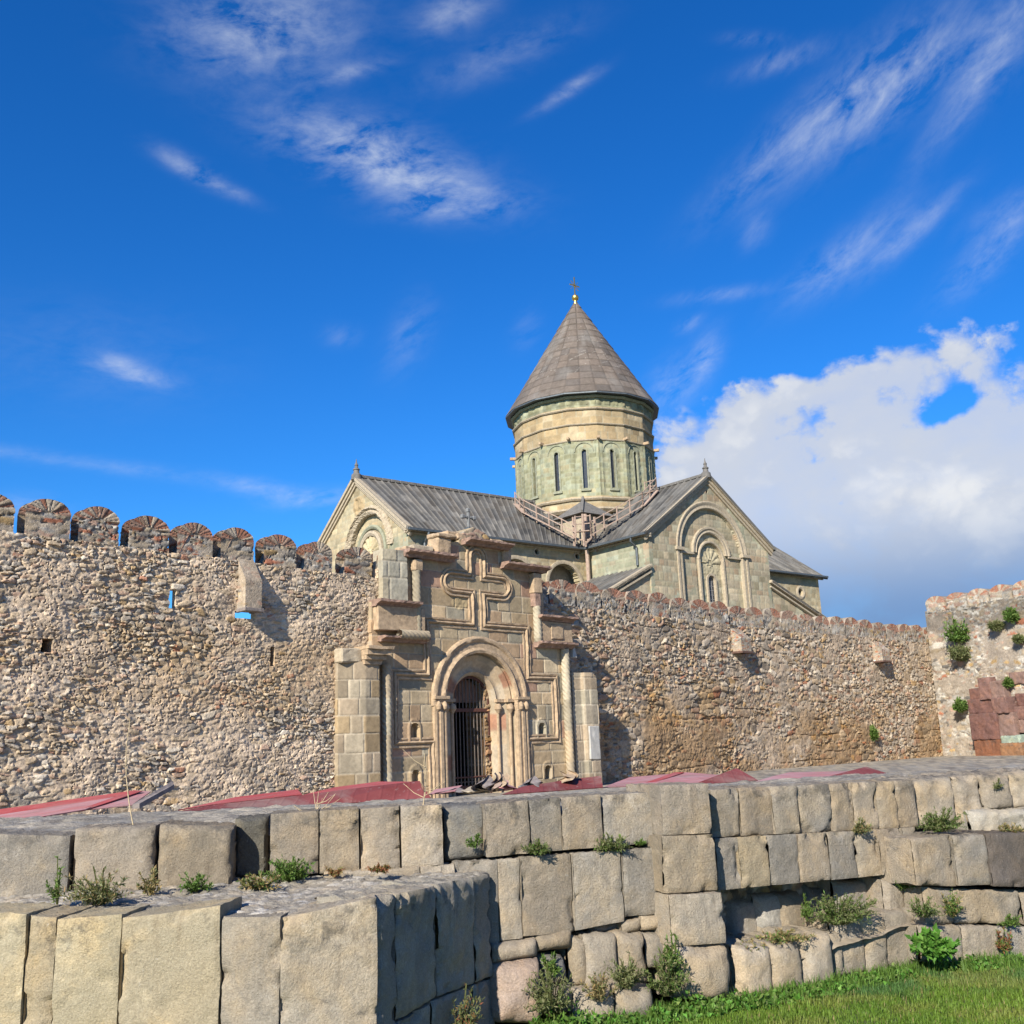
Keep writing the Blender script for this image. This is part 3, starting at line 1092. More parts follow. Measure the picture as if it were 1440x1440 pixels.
# ---- far corner wall, turning towards the camera
TA = np.array([25.25, 63.2])
TF = Frame(TA, np.array([0.47, -0.88]))
corner_wall = thing('fortress_wall', 'higher rubble wall at the right edge with bushes in its face, turning towards the lawn', 'wall', (28.0, 58.0, 0.6))
tw0 = rubble_fn(57, .36, .16, 0.52, (.31, .262, .21), (3, 3.5, 1.5, 1.1, .5, 3), amp=0.07, brickiness=.3, tone=lambda u, z: np.ones(u.shape + (3,)) * (1 - .38 * ss(z, 8.2, 9.0))[..., None])
relief('wall_face', [TF.p(0, 0)[:2], TF.p(24, 0)[:2]], 0.4, 10.1, 0.06, tw0, M['rubble'], corner_wall, lambda u, z: z < 9.9 + .1 * vn(u * 2, u * 0, 8), 1.2)
# return of the corner above the lower wall
relief('wall_return', [TF.p(0, 0, -1.25)[:2], TF.p(0, 0)[:2]], 0.4, 10.0, 0.06, tw0, M['rubble'], corner_wall, None, 0.3)
for k in range(14):
    merlon(corner_wall, TF, 0.8 + 1.52 * k, 9.78, 1.40, 1.05, 1.0, 110 + k, 0.07, MB_R, 9)

# ================================================================== CARVED GATE
GO, GD = np.array([-5.43, 31.0]), np.array([.70711, .70711])
GF = Frame(GO, GD)
gate = thing('stone_gatehouse', 'carved tan ashlar gate front with a round arch, stepped top and twisted columns', 'gate', (*GF.p(5.8, 1.3)[:2], 1.3))
AX, AZ = 5.83, 4.35
GP = [(.395, .298, .185), (.35, .278, .18), (.365, .258, .162), (.295, .26, .192), (.335, .215, .15), (.425, .345, .232)]
GW = [4, 3, 3, 2, .9, 1.4]
outline = np.array([(1.28, 1.2), (1.28, 7.4), (2.55, 7.4), (2.55, 9.1), (4.35, 9.1), (4.35, 9.72), (5.0, 9.75), (5.3, 10.12), (5.75, 10.36), (6.2, 10.22), (6.6, 10.0), (7.2, 9.82), (7.2, 9.1),
                    (9.0, 9.1), (8.95, 7.35), (10.35, 7.35), (10.35, 1.2)])


def inpoly(u, z, P):
    r = np.zeros(u.shape, bool)
    n = len(P)
    for i in range(n):
        (x0, y0), (x1, y1) = P[i], P[(i + 1) % n]
        if y0 == y1:
            continue
        c = ((y0 > z) != (y1 > z)) & (u < (x1 - x0) * (z - y0) / (y1 - y0) + x0)
        r ^= c
    return r


def g_extra(u, z, h, c):
    hump = ss(z, 9.78, 9.9)[..., None]
    hh, cc = BODY(u, z)
    c = c * (1 - hump) + cc * .85 * hump
    h = h * (1 - hump[..., 0]) + hh * hump[..., 0]
    # small arched niches
    for (nu, nz, w, t) in ((2.93, 3.25, .17, .42), (8.72, 3.2, .17, .42), (2.95, 1.95, .16, .3), (8.95, 1.85, .16, .3)):
        ins = (np.abs(u - nu) < w) & (z > nz - .2) & (z < nz + t - 0.2 + np.sqrt(np.clip(w * w - (u - nu) ** 2, 0, None)))
        h = np.where(ins, -0.22, h)
        rim = (np.abs(u - nu) < w + .09) & (z > nz - .2) & (z < nz + t - 0.12 + np.sqrt(np.clip((w + .09) ** 2 - (u - nu) ** 2, 0, None))) & ~ins
        h = np.where(rim, h + 0.035, h)
    # worn carved panel (pale ochre) left of the cross stem
    pn = ss(1 - np.hypot((u - 5.0) / .42, (z - 7.62) / .26), 0, .3)
    h = h + pn * .05 * (fbm(u * 9, z * 9, 77, 3) - .3)
    c = c * (1 - pn[..., None] * .7) + np.array((.47, .36, .2)) * pn[..., None] * .7
    # soot-brown damp below the ledges
    return h, c


gfn = ashlar_fn(5, .56, .78, GP, GW, .02, .02, (.44, .38, .29), .3, .008, g_extra)


def g_mask(u, z):
    ju = .06 * (fbm(u * 3, z * 3, 31, 3) - .5)
    m = inpoly(u + ju, z + .08 * (fbm(u * 3 + 9, z * 3, 32, 3) - .5), outline)
    hole = (np.abs(u - AX) < 1.68) & (z < AZ) | (np.hypot(u - AX, z - AZ) < 1.68)
    return m & ~hole


relief('facade', [GF.p(0, 0)[:2], GF.p(11.5, 0)[:2]], 1.2, 10.5, 0.03, gfn, M['gate'], gate, g_mask, 0.9)

# deep arch: splayed, with two orders of voussoirs
def arch_reveal():
    nS, nD = 110, 22
    # profile of the opening as a path: left jamb up, arch, right jamb down
    t = np.linspace(0, 1, nS)
    jl = AZ - 1.25
    arcl = math.pi * 1.3
    tot = 2 * jl + arcl
    q = t * tot
    depth = np.linspace(0, 1, nD)
    T, D = np.meshgrid(q, depth)
    # radius steps: outer order, roll, splay, inner roll, door
    rad = np.interp(D, [0, .18, .22, .30, .34, .78, .82, .90, .94, 1.0], [1.68, 1.66, 1.55, 1.55, 1.50, 1.16, 1.02, 1.02, .90, .88])
    out = np.interp(D, [0, .18, .22, .30, .34, .78, .82, .90, .94, 1.0], [.03, -.16, -.15, -.12, -.16, -.34, -.32, -.29, -.34, -.62])
    U = np.where(T < jl, AX - rad, np.where(T > jl + arcl, AX + rad, AX - rad * np.cos((T - jl) / 1.3)))
    Z = np.where(T < jl, 1.25 + T, np.where(T > jl + arcl, 1.25 + (tot - T), AZ + rad * np.sin((T - jl) / 1.3)))
    kk = np.floor(T / .52 + (D > .5) * .37)
    r1 = h2(kk, (D > .5) * 1.0 + 4, 9)
    r2 = h2(kk, (D > .5) * 1.0 + 7, 9)
    c = pick(r1, [(.39, .30, .20), (.36, .29, .20), (.40, .33, .24), (.36, .195, .125), (.33, .27, .19)], [3, 3, 2, 1.6, 2]) * (.85 + .3 * r2)[..., None]
    e = np.abs(np.modf(T / .52 + (D > .5) * .37)[0] - .5)
    jt = ss(e, .46, .5)
    c = c * (1 - .5 * jt[..., None]) + np.array((.45, .39, .3)) * .5 * jt[..., None]
    out = out - .015 * jt + .01 * (fbm(T * 4, D * 9, 12, 3) - .5)
    P = np.stack([GF.o[0] + GF.d[0] * U + GF.n[0] * out, GF.o[1] + GF.d[1] * U + GF.n[1] * out, Z], -1)
    idx = np.arange(nS * nD).reshape(nD, nS)
    F = np.stack([idx[:-1, :-1], idx[1:, :-1], idx[1:, 1:], idx[:-1, 1:]], -1).reshape(-1, 4)
    return npmesh('splayed_arch', P.reshape(-1, 3), F, M['gate'], gate, c.reshape(-1, 3), True, 40)


arch_reveal()
mb = MB()
pr = [(1.60, 0.0), (1.62, .10), (1.70, .13), (1.76, .10), (1.80, .06), (1.98, .06), (2.02, .12), (2.10, .14), (2.17, .10), (2.19, 0.0)]
GF.arc(mb, AX, AZ, pr, -4, 184, 64)
rn_ = random.Random(8)
for v in mb.bm.verts:
    v.co += Vector((rn_.uniform(-.008, .008), rn_.uniform(-.008, .008), rn_.uniform(-.008, .008)))
mb.build('archivolt', M['gtrim'], gate, smooth=True)
# pilasters and capitals beside the door
for sgn in (-1, 1):
    mb = MB()
    c0 = AX + sgn * 1.88
    GF.box(mb, c0 - .26, c0 + .26, 1.25, 4.02, -.05, .11)
    GF.box(mb, c0 - .07, c0 + .07, 1.25, 4.02, .11, .16)
    GF.box(mb, c0 - .23, c0 - .15, 1.25, 4.02, .11, .135)
    GF.box(mb, c0 + .15, c0 + .23, 1.25, 4.02, .11, .135)
    pl = mb.build('door_pilaster', M['gtrim'], gate, .012)
    mb = MB()
    GF.box(mb, c0 - .30, c0 + .34 if sgn < 0 else c0 + .30, 4.40, 4.50, -.05, .20)
    GF.box(mb, c0 - .27, c0 + .29, 4.34, 4.40, -.05, .15)
    GF.box(mb, c0 - .25, c0 + .25, 4.02, 4.34, -.05, .13)
    for q in (-.12, .14):
        mb.lathe([(.02, -.16), (.075, -.12), (.10, -.02), (.075, .08), (.03, .14)], GF.p(c0 + q, 4.20, .15), 10)
    mb.build('carved_capital', M['gtrim'], pl, .012)
    # capitals on the splay
    mb = MB()
    for k, (rr, oo) in enumerate(((1.48, -.10), (1.05, -.26))):
        mb.lathe([(.05, -.20), (.06, -.16), (.13, -.06), (.12, .05), (.07, .12)], GF.p(AX + sgn * rr, 4.16, oo), 10)
        mb.lathe([(.055, -2.85), (.055, -.2)], GF.p(AX + sgn * rr, 4.16, oo - .03), 8)
    for (r0, r1, o0, o1) in ((1.30, 1.72, -.30, -.02), (.95, 1.36, -.45, -.20)):
        a, b = sorted((AX + sgn * r0, AX + sgn * r1))
        GF.box(mb, a, b, 4.33, 4.44, o0, o1)
    mb.build('jamb_shaft', M['gtrim'], gate, smooth=True)


def trefoil_path():
    P = [(3.62, 1.25), (3.62, 3.03), (2.12, 3.03), (2.12, 5.20), (3.48, 5.20), (3.48, 6.94), (5.52, 6.94), (5.52, 7.98), (4.78, 7.98)]
    for k in range(0, 13):
        a = R(-90 - k * 15)
        P.append((4.62 + .34 * math.cos(a), 8.32 + .34 * math.sin(a)))
    P += [(4.78, 8.66), (5.46, 8.66), (5.46, 9.22)]
    for k in range(0, 7):
        a = R(180 - k * 15)
        P.append((AX - .03 + .34 * math.cos(a), 9.26 + .34 * math.sin(a)))
    return P


half = trefoil_path()
mid = AX - .02
full = half + [(2 * mid - x, z) for x, z in half[::-1][1:]]
prof = [(-.24, -.02), (-.23, .05), (-.16, .055), (-.14, .015), (-.09, .02), (-.075, .10), (-.03, .13), (.02, .10), (.035, .03), (.09, .03), (.10, .075), (.17, .08), (.19, -.02)]
prof = [(a * .78, b * .9) for a, b in prof]
fine = []
for p, q in zip(full, full[1:]):
    k = max(1, int(math.hypot(q[0] - p[0], q[1] - p[1]) / .14))
    fine += [(p[0] + (q[0] - p[0]) * i / k, p[1] + (q[1] - p[1]) * i / k) for i in range(k)]
fine.append(full[-1])
mb = MB()
GF.sweep(mb, fine, prof)
rn_ = random.Random(6)
for v in mb.bm.verts:
    e = fbm(np.array([v.co.x * 3.1]), np.array([v.co.z * 3.1]), 66, 3)[0]
    k = -.045 * max(0, (e - .5) * 3) + rn_.uniform(-.008, .008)
    v.co += Vector((GF.n[0] * k + rn_.uniform(-.007, .007), GF.n[1] * k, rn_.uniform(-.007, .007)))
mb.build('stepped_cross_moulding', M['gtrim'], gate, smooth=True)


def twisted(u, z0, z1, r, out, name='twisted_column', horiz=None, seed=0):
    nz, na = int((z1 - z0) / .025), 40
    zz = np.linspace(z0, z1, nz)
    aa = np.linspace(0, 2 * math.pi, na, endpoint=False)
    A, Z = np.meshgrid(aa, zz)
    rr = r * (.92 + .17 * np.abs(np.sin(2.5 * A + Z * 18)) + .08 * (fbm(A * 2, Z * 3, seed + 3, 3) - .5))
    if horiz is None:
        c = np.array(GF.p(u, 0, out))
        X = c[0] + rr * np.cos(A)
        Y = c[1] + rr * np.sin(A)
        P = np.stack([X, Y, Z], -1)
    else:
        s = Z
        P = np.stack([GF.o[0] + GF.d[0] * s + GF.n[0] * (out + rr * np.cos(A)), GF.o[1] + GF.d[1] * s + GF.n[1] * (out + rr * np.cos(A)), horiz + rr * np.sin(A)], -1)
    idx = np.arange(nz * na).reshape(nz, na)
    nx = np.roll(idx, -1, 1)
    F = np.stack([idx[:-1], nx[:-1], nx[1:], idx[1:]], -1).reshape(-1, 4)
    if horiz is not None:
        F = F[:, ::-1]
    c = pick(h2(np.floor(Z / 1.1 + seed), A * 0, 4 + seed), [(.38, .30, .20), (.34, .28, .2), (.40, .35, .26), (.30, .26, .19)])
    return npmesh(name, P.reshape(-1, 3), F, M['gate'], gate, c.reshape(-1, 3), True, 60)


twisted(1.76, 1.2, 5.45, .155, .10, seed=1)
twisted(10.02, 1.25, 6.25, .15, .12, seed=2)
twisted(3.02, 6.55, 8.55, .135, .13, seed=3)
twisted(8.62, 6.45, 7.75, .14, .13, seed=4)
twisted(2.5, 2.1, 3.25, .14, .36, 'twisted_roll', horiz=6.40, seed=5)
mb = MB()
GF.box(mb, 2.86, 3.20, 8.52, 8.90, -.05, .27)
mb.build('column_head', M['gtrim'], gate, .03, rough=.012, seed=3)
mb = MB()
GF.box(mb, 8.45, 8.80, 7.72, 8.25, -.05, .22)
mb.build('red_column_stump', M['redtrim'], gate, .04, rough=.02, seed=5)
mb = MB()
GF.box(mb, 8.42, 8.84, 8.22, 8.95, -.05, .24)
GF.box(mb, 8.86, 9.02, 7.4, 8.7, -.4, .1)
mb.build('column_head', M['gtrim'], gate, .03, rough=.02, seed=4)
# bracket blocks, ledges and cornices of the stepped top
def ledge(u0, u1, z, out, h, mat, seed, name='cornice', o0=-.3):
    mb = MB()
    GF.prism(mb, [(o0, z - h), (out * .45, z - h), (out * .55, z - h * .62), (out * .85, z - h * .45), (out, z - h * .35), (out, z), (o0, z + .02)], u0, u1, max(2, int((u1 - u0) / .25)))
    return mb.build(name, mat, gate, 0, rough=.014, seed=seed)


mb = MB()
GF.box(mb, 1.36, 3.28, 6.52, 7.28, -.2, .24)
mb.build('bracket_block', M['gtrim'], gate, .02, rough=.014, seed=7)
mb = MB()
GF.box(mb, 8.60, 10.38, 6.48, 7.22, -.2, .22)
GF.box(mb, 9.2, 9.85, 6.58, 7.1, .22, .27)
mb.build('bracket_block', M['gtrim'], gate, .02, rough=.014, seed=8)
ledge(1.30, 3.0, 7.46, .48, .2, M['redtrim'], 1)
ledge(8.55, 10.5, 7.42, .48, .2, M['redtrim'], 2)
ledge(1.5, 3.35, 6.33, .42, .16, M['redtrim'], 3, 'lower_ledge')
ledge(8.50, 10.42, 6.46, .46, .2, M['redtrim'], 4, 'lower_ledge')
ledge(2.50, 4.62, 9.2, .46, .24, M['redtrim'], 5)
ledge(6.95, 9.15, 9.2, .48, .2, M['redtrim'], 6)
ledge(5.15, 7.28, 9.86, .50, .2, M['redtrim'], 7)
for (u0, u1, z0, z1, o0, o1, sd_) in ((3.95, 4.55, 9.2, 9.78, -.4, .16, 1), (3.9, 4.75, 9.78, 9.92, -.4, .25, 2), (3.0, 3.9, 9.2, 9.45, -.5, .0, 3), (2.6, 3.1, 9.2, 9.33, -.5, .1, 4),
                                       (7.05, 7.45, 9.2, 9.7, -.4, .14, 5), (9.0, 9.12, 9.2, 9.28, -.4, .2, 6), (5.0, 5.4, 9.86, 10.05, -.5, .0, 8), (6.5, 7.15, 9.86, 10.02, -.5, .05, 9), (4.6, 5.2, 9.9, 10.12, -.6, -.1, 10)):
    mb = MB()
    GF.box(mb, u0, u1, z0, z1, o0, o1)
    mb.build('loose_block', M['gtrim'] if sd_ != 3 else M['trim'], gate, .035, rough=.025, seed=sd_)
# front wing left of the upper column: squared stones closing the rubble wall
relief('corner_ashlar', [GF.p(1.7, 0, .06)[:2], GF.p(2.62, 0, .16)[:2]], 7.4, 9.15, .03, ashlar_fn(8, .6, .6, [(.30, .28, .225), (.34, .30, .22), (.26, .25, .21)], None, .03, .025, (.33, .29, .23), .3, .02), M['gate'], gate, None, .6)

# piers
def pier(pts, z0, z1, seed, pal, mask=None):
    P = [GF.p(s, 0, o)[:2] for s, o in pts]
    return relief('pier', P, z0, z1, .03, ashlar_fn(seed, .62, .62, pal, None, .022, .02, (.46, .40, .31), .3, .008), M['gate'], gate, mask, .25)


pier([(-.06, -.5), (-.03, .05), (.78, .36), (1.30, .36), (1.31, -.1)], 1.2, 5.5, 41, [(.315, .25, .175), (.29, .235, .165), (.33, .28, .205), (.315, .235, .14)])
mb = MB()
for (z0, z1, e) in ((5.42, 5.56, .06), (5.56, 5.70, .16), (5.70, 5.86, .26), (5.86, 5.96, .34)):
    mb.hexa([GF.p(.7, z0, -.2), GF.p(1.28 + e, z0, -.2), GF.p(1.28 + e, z0, .36 + e), GF.p(.72 - e * .2, z0, .36 + e),
             GF.p(.7, z1, -.2), GF.p(1.32 + e, z1, -.2), GF.p(1.32 + e, z1, .36 + e), GF.p(.72 - e * .2, z1, .36 + e)])
cp = mb.build('pier_capital', M['gtrim'], gate, 0, rough=.012, seed=11)
mb = MB()
GF.box(mb, -.05, .72, 5.45, 5.9, -.5, .28)
mb.build('pier_shoulder', M['trim'], gate, .04, rough=.02, seed=12)
pier([(10.32, -.3), (10.33, .12), (10.75, .16), (10.82, .30), (11.12, .36), (11.46, .36), (11.47, -.9)], 1.0, 5.4, 43, [(.34, .27, .19), (.31, .265, .20), (.33, .265, .19), (.29, .255, .19)],
     lambda u, z: z < 5.42 - .5 * ss(u, 1.2, 2.2) + .06 * vn(u * 5, z, 3))
mb = MB()
GF.box(mb, 10.86, 11.40, 2.25, 3.45, .3, .39)
mb.build('white_marble_slab', M['marble'], gate, .02, rough=.01)['label'] = 'white marble slab set into the right pier'
mb = MB()
mb.hexa([GF.p(10.36, 5.95, -.1), GF.p(10.65, 5.95, -.1), GF.p(10.62, 5.95, .2), GF.p(10.38, 5.95, .2), GF.p(10.44, 6.35, -.1), GF.p(10.56, 6.35, -.1), GF.p(10.54, 6.35, .15), GF.p(10.45, 6.35, .15)])
mb.build('loose_block', M['marble'], gate, .02, rough=.01)
# passage behind the door
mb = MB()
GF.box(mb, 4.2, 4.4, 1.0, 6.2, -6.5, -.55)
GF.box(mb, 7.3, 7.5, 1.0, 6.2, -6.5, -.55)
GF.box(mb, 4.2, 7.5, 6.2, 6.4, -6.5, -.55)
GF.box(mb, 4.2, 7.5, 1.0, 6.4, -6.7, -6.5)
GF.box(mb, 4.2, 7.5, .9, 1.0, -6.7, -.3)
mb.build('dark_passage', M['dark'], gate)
mb = MB()
GF.box(mb, 2.7, 4.19, 1.0, 7.3, -4.0, -.92)
GF.box(mb, 7.51, 8.9, 1.0, 7.3, -4.0, -.92)
GF.box(mb, 2.7, 8.9, 7.3, 9.0, -4.0, -.92)
mb.build('gatehouse_body', M['trim'], gate)
# iron gate
mb = MB()
GD0 = -.56
GF.arc(mb, AX, AZ, [(.80, GD0 - .04), (.90, GD0 - .04), (.90, GD0 + .04), (.80, GD0 + .04)], 0, 180, 24)
for s in (-1, 1):
    a, b = sorted((AX + s * .80, AX + s * .90))
    GF.box(mb, a, b, 1.2, AZ, GD0 - .04, GD0 + .04)
GF.box(mb, AX - .80, AX + .80, 4.02, 4.14, GD0 - .05, GD0 + .05)
GF.box(mb, AX - .80, AX + .80, 1.45, 1.60, GD0 - .04, GD0 + .04)
GF.box(mb, AX - .80, AX + .80, 1.85, 1.90, GD0 - .03, GD0 + .03)
ig = mb.build('iron_gate', M['iron'], gate, .008)
for k in range(9):
    x = AX - .64 + .16 * k
    mb = MB()
    mb.tube([GF.p(x, 1.6, GD0), GF.p(x, AZ + math.sqrt(.8 ** 2 - (x - AX) ** 2), GD0)], .022, 6)
    mb.build('iron_bar', M['bars'], ig, smooth=True)
mb = MB()
for k in range(10):
    GF.arc(mb, AX - .72 + .16 * k, 1.68, [(.045, GD0 - .01), (.062, GD0 - .01), (.062, GD0 + .01), (.045, GD0 + .01)], 0, 180, 8)
mb.build('iron_scroll', M['bars'], ig)
mb = MB()
GF.arc(mb, AX, AZ, [(.02, GD0 - .30), (.78, GD0 - .30), (.78, GD0 - .27), (.02, GD0 - .27)], 0, 180, 20)
mb.build('lunette_panel', plain('brown_board', (.22, .12, .075), .8, 0, 5, .3, .3), ig)
# stone cross on the peak
gc = thing('stone_cross', 'small dark grey cross standing on the peak of the carved gate', 'cross', GF.p(5.83, 10.3, -.35))
mb = MB()
GF.box(mb, 5.73, 5.93, 10.2, 10.42, -.45, -.25)
mb.build('cross_base', M['gutter'], gc, .015)
mb = MB()
stone = plain('dark_cross_stone', (.17, .175, .175), .85, 0, 9, .25, .4)
for (a, b, c, d) in ((5.785, 5.875, 10.42, 11.06), (5.56, 5.79, 10.74, 10.83), (5.87, 6.10, 10.74, 10.83)):
    GF.box(mb, a, b, c, d, -.40, -.30)
for (u, z) in ((5.83, 11.04), (5.56, 10.785), (6.10, 10.785)):
    GF.box(mb, u - .075, u + .075, z - .07, z + .07, -.41, -.29)
mb.build('cross_arms', stone, gc, .02)

# ================================================================== CHURCH (own axes: x along the nave, y to the back)
CA = R(38.5)
church = thing('cathedral', 'large old stone church with a tall round drum under a grey conical roof', 'church', (8.15, 108.0, 0), CA)
GREENP = [(.275, .28, .20), (.25, .255, .18), (.30, .295, .215), (.315, .28, .20), (.27, .285, .22)]
BUFFP = [(.385, .32, .205), (.36, .295, .185), (.41, .345, .23), (.34, .29, .19), (.37, .285, .175)]
EZ, RZ, HW = 21.35, 27.35, 8.4
JC = (.30, .28, .205)


def crel(name, pts, z0, z1, fn, mask=None, thick=.5, res=.11, parent=None):
    return relief(name, pts, z0, z1, res, fn, M['church'], parent or church, mask, thick, 50, world=False)


def mixfn(fa, fb, sel):
    def fn(u, z):
        ha, ca = fa(u, z)
        hb, cb = fb(u, z)
        s = sel(u, z)
        return ha * (1 - s) + hb * s, ca * (1 - s[..., None]) + cb * s[..., None]
    return fn


gA = ashlar_fn(101, .46, .75, GREENP, [3, 2, 3, 1.3, 2], .05, .03, JC, .3, .012)
bA = ashlar_fn(102, .46, .75, BUFFP, None, .05, .03, JC, .3, .012)


def patchy(seed, lo=.40, hi=.60, sc=.16):
    def s(u, z):
        n = fbm(np.floor(u / .75 + z * .37) * .75 * sc, np.floor(z / .46) * .46 * sc, seed, 3)
        return ss(n + .12 * (h2(np.floor(u / .8), np.floor(z / .46), seed) - .5), lo, hi)
    return s


# --- west arm, south clerestory with oculi and blind arches
oculi = [2.55, 8.3, 13.9, 18.85]
arches = [5.6, 11.4, 17.15]


def w_mask(u, z):
    m = z < EZ + .1
    for o in oculi:
        m &= ~(np.hypot(u - o, z - 20.25) < .27)
    for a in arches:
        m &= ~(((np.abs(u - a) < 2.0) & (z < 17.4) & (z > 12)) | (np.hypot(u - a, z - 17.4) < 2.0))
    return m


wf = mixfn(bA, gA, patchy(5, .52, .75))
crel('nave_wall', [(-28.3, -HW), (-HW, -HW)], 1.0, EZ + .2, wf, w_mask, .8)
mb = MB()
mb.box(-28.0, -8.5, -6.9, -6.7, 12, 21)
mb.build('shaded_recess', M['trim'], church, world=False)
CF = Frame((-28.3, -HW), (1, 0))
for a in arches:
    mb = MB()
    CF.arc(mb, a, 17.4, [(1.98, -.1), (1.98, .10), (2.12, .14), (2.32, .10), (2.34, -.1)], 0, 180, 28)
    for s in (-1, 1):
        x = a + s * 2.15
        CF.box(mb, x - .17, x + .17, 12, 17.4, -.1, .1)
    mb.build('blind_arch', M['trim'], church, smooth=True, world=False)
for o in oculi:
    mb = MB()
    CF.arc(mb, o, 20.25, [(.25, -.1), (.25, .05), (.32, .09), (.42, .05), (.44, -.1)], 0, 359.9, 24)
    w = mb.build('oculus', M['trim'], church, smooth=True, world=False)
    mb = MB()
    CF.arc(mb, o, 20.25, [(.01, -.32), (.27, -.32), (.27, -.28), (.01, -.28)], 0, 359.9, 20)
    mb.build('pane', M['glass'], w, world=False)
# --- south arm west wall
crel('transept_wall', [(-HW, -HW + .1), (-HW, -16.8)], 1.0, EZ + .2, mixfn(gA, bA, patchy(9, .62, .8)), lambda u, z: z < EZ + .1, .5)
# --- south gable front
SX, SZ = .15, 19.95


def s_extra(u, z, h, c):
    x = u - HW - SX
    big = ((np.abs(x) < 4.25) & (z < SZ)) | (np.hypot(x, z - SZ) < 4.25)
    h = np.where(big, h - .42, h)
    inn = ((np.abs(x) < 2.0) & (z < SZ - .1)) | (np.hypot(x, z - SZ + .1) < 2.0)
    h = np.where(big & ~inn, h + .08, h)
    pan = ((np.abs(x) < 1.62) & (z < 19.3)) | (np.hypot(x, z - 19.3) < 1.62)
    h = np.where(pan, h - .15, h)
    # scallop shell and carved frieze
    r = np.hypot(x, z - 19.0)
    th = np.arctan2(z - 19.0, x)
    sh = pan & (z > 19.0) & (r > .35) & (r < 1.55)
    h = np.where(sh, h + .10 * np.abs(np.sin(th * 6.5)) + .05, h)
    c = np.where((pan & (z > 17.6))[..., None], np.array((.40, .35, .235)) * (.85 + .3 * vn(u * 6, z * 6, 3))[..., None], c)
    fr = pan & (z > 18.0) & (z < 18.9)
    h = np.where(fr, h + .07 * vn(u * 7, z * 7, 8), h)
    ro = np.hypot(x, z - 19.05)
    h = np.where(ro < .38, h + .12 - .1 * np.abs(np.sin(ro * 16)), h)
    fr2 = pan & (z < 17.6) & (np.abs(x) > .75)
    h = np.where(fr2, h + .07 * vn(u * 6, z * 6, 18), h)
    return h, c


gAx = ashlar_fn(111, .62, .85, GREENP, [2, 2, 2, 3, 1], .05, .03, JC, .3, .012)
bAx = ashlar_fn(112, .62, .85, [(.38, .315, .215), (.33, .28, .20), (.36, .33, .24), (.30, .26, .175), (.36, .27, .18)], None, .05, .03, JC, .3, .012)


def s_fn(u, z):
    h, c = mixfn(gAx, bAx, patchy(21, .40, .55))(u, z)
    return s_extra(u, z, h, c)


def s_mask(u, z):
    x = u - HW
    gab = z < EZ + (HW - np.abs(x)) * (RZ - EZ) / HW
    win = ((np.abs(x - SX) < .56) & (z < 17.35) & (z > 14.9)) | (np.hypot(x - SX, z - 17.35) < .56)
    return gab & ~win & ~(np.hypot(x - .05, z - 25.85) < .16)


crel('gable_front', [(-HW, -16.8), (HW, -16.8)], 1.0, RZ, s_fn, s_mask, .7, .095)
SF = Frame((0, -16.8), (1, 0))
mb = MB()
SF.arc(mb, SX, SZ, [(4.25, -.45), (4.25, .0), (4.32, .06), (4.42, .04), (4.5, .01), (4.62, .02), (4.72, .10), (4.88, .12), (4.96, .07), (4.98, -.1)], 0, 180, 48)
for s in (-1, 1):
    for (a, b, o) in ((4.26, 4.44, .04), (4.50, 4.60, .02), (4.72, 4.96, .11)):
        x0, x1 = sorted((SX + s * a, SX + s * b))
        SF.box(mb, x0, x1, 8, SZ, -.3, o)
    x0, x1 = sorted((SX + s * 4.1, SX + s * 5.15))
    SF.box(mb, x0, x1, SZ - .12, SZ + .16, -.1, .26)
mb.build('great_arch', M['trim'], church, smooth=True, world=False)
mb = MB()
SF.arc(mb, SX, SZ - .1, [(2.0, -.45), (2.0, -.18), (2.1, -.10), (2.2, -.16), (2.32, -.16), (2.42, -.06), (2.6, -.05), (2.62, -.45)], 0, 180, 36)
for s in (-1, 1):
    x0, x1 = sorted((SX + s * 2.42, SX + s * 4.2))
    SF.box(mb, x0, x1, SZ - .3, SZ - .1, -.4, -.12)
mb.build('inner_arch', M['trim'], church, smooth=True, world=False)
mb = MB()
SF.arc(mb, SX, 19.3, [(1.6, -.6), (1.6, -.22), (1.66, -.16), (1.78, -.16), (1.84, -.24), (1.86, -.45)], 0, 180, 30)
for s in (-1, 1):
    x0, x1 = sorted((SX + s * 1.6, SX + s * 1.82))
    SF.box(mb, x0, x1, 10, 19.3, -.6, -.18)
mb.build('window_surround', M['trim'], church, smooth=True, world=False)
mb = MB()
SF.arc(mb, SX, 17.35, [(.50, -.65), (.50, -.36), (.70, -.36), (.70, -.5)], 0, 180, 20)
for s in (-1, 1):
    x0, x1 = sorted((SX + s * .50, SX + s * .70))
    SF.box(mb, x0, x1, 14.8, 17.35, -.65, -.36)
win = mb.build('window', M['trim'], church, world=False)
mb = MB()
SF.box(mb, SX - .55, SX + .55, 14.9, 17.35, -.72, -.66)
SF.arc(mb, SX, 17.35, [(.01, -.72), (.55, -.72), (.55, -.66), (.01, -.66)], 0, 180, 18)
mb.build('pane', M['glass'], win, world=False)
mb = MB()
for x in (-.18, .18):
    SF.box(mb, SX + x - .025, SX + x + .025, 14.9, 17.8, -.655, -.62)
for z in np.arange(15.2, 17.8, .42):
    SF.box(mb, SX - .5, SX + .5, z - .025, z + .025, -.654, -.625)
mb.build('glazing_bar', M['lead'], win, world=False)
# raking cornices of the south gable
sl = (RZ - EZ) / HW
for s in (-1, 1):
    mb = MB()
    for (dz, o, w) in ((.02, .42, .26), (-.28, .26, .30), (-.58, .12, .22)):
        mb.beam((s * (HW + .45), -16.8 - o / 2, EZ + dz - .45 * sl), (0, -16.8 - o / 2, RZ + dz), o + .1, w)
    mb.build('raking_cornice', M['trim'], church, world=False)
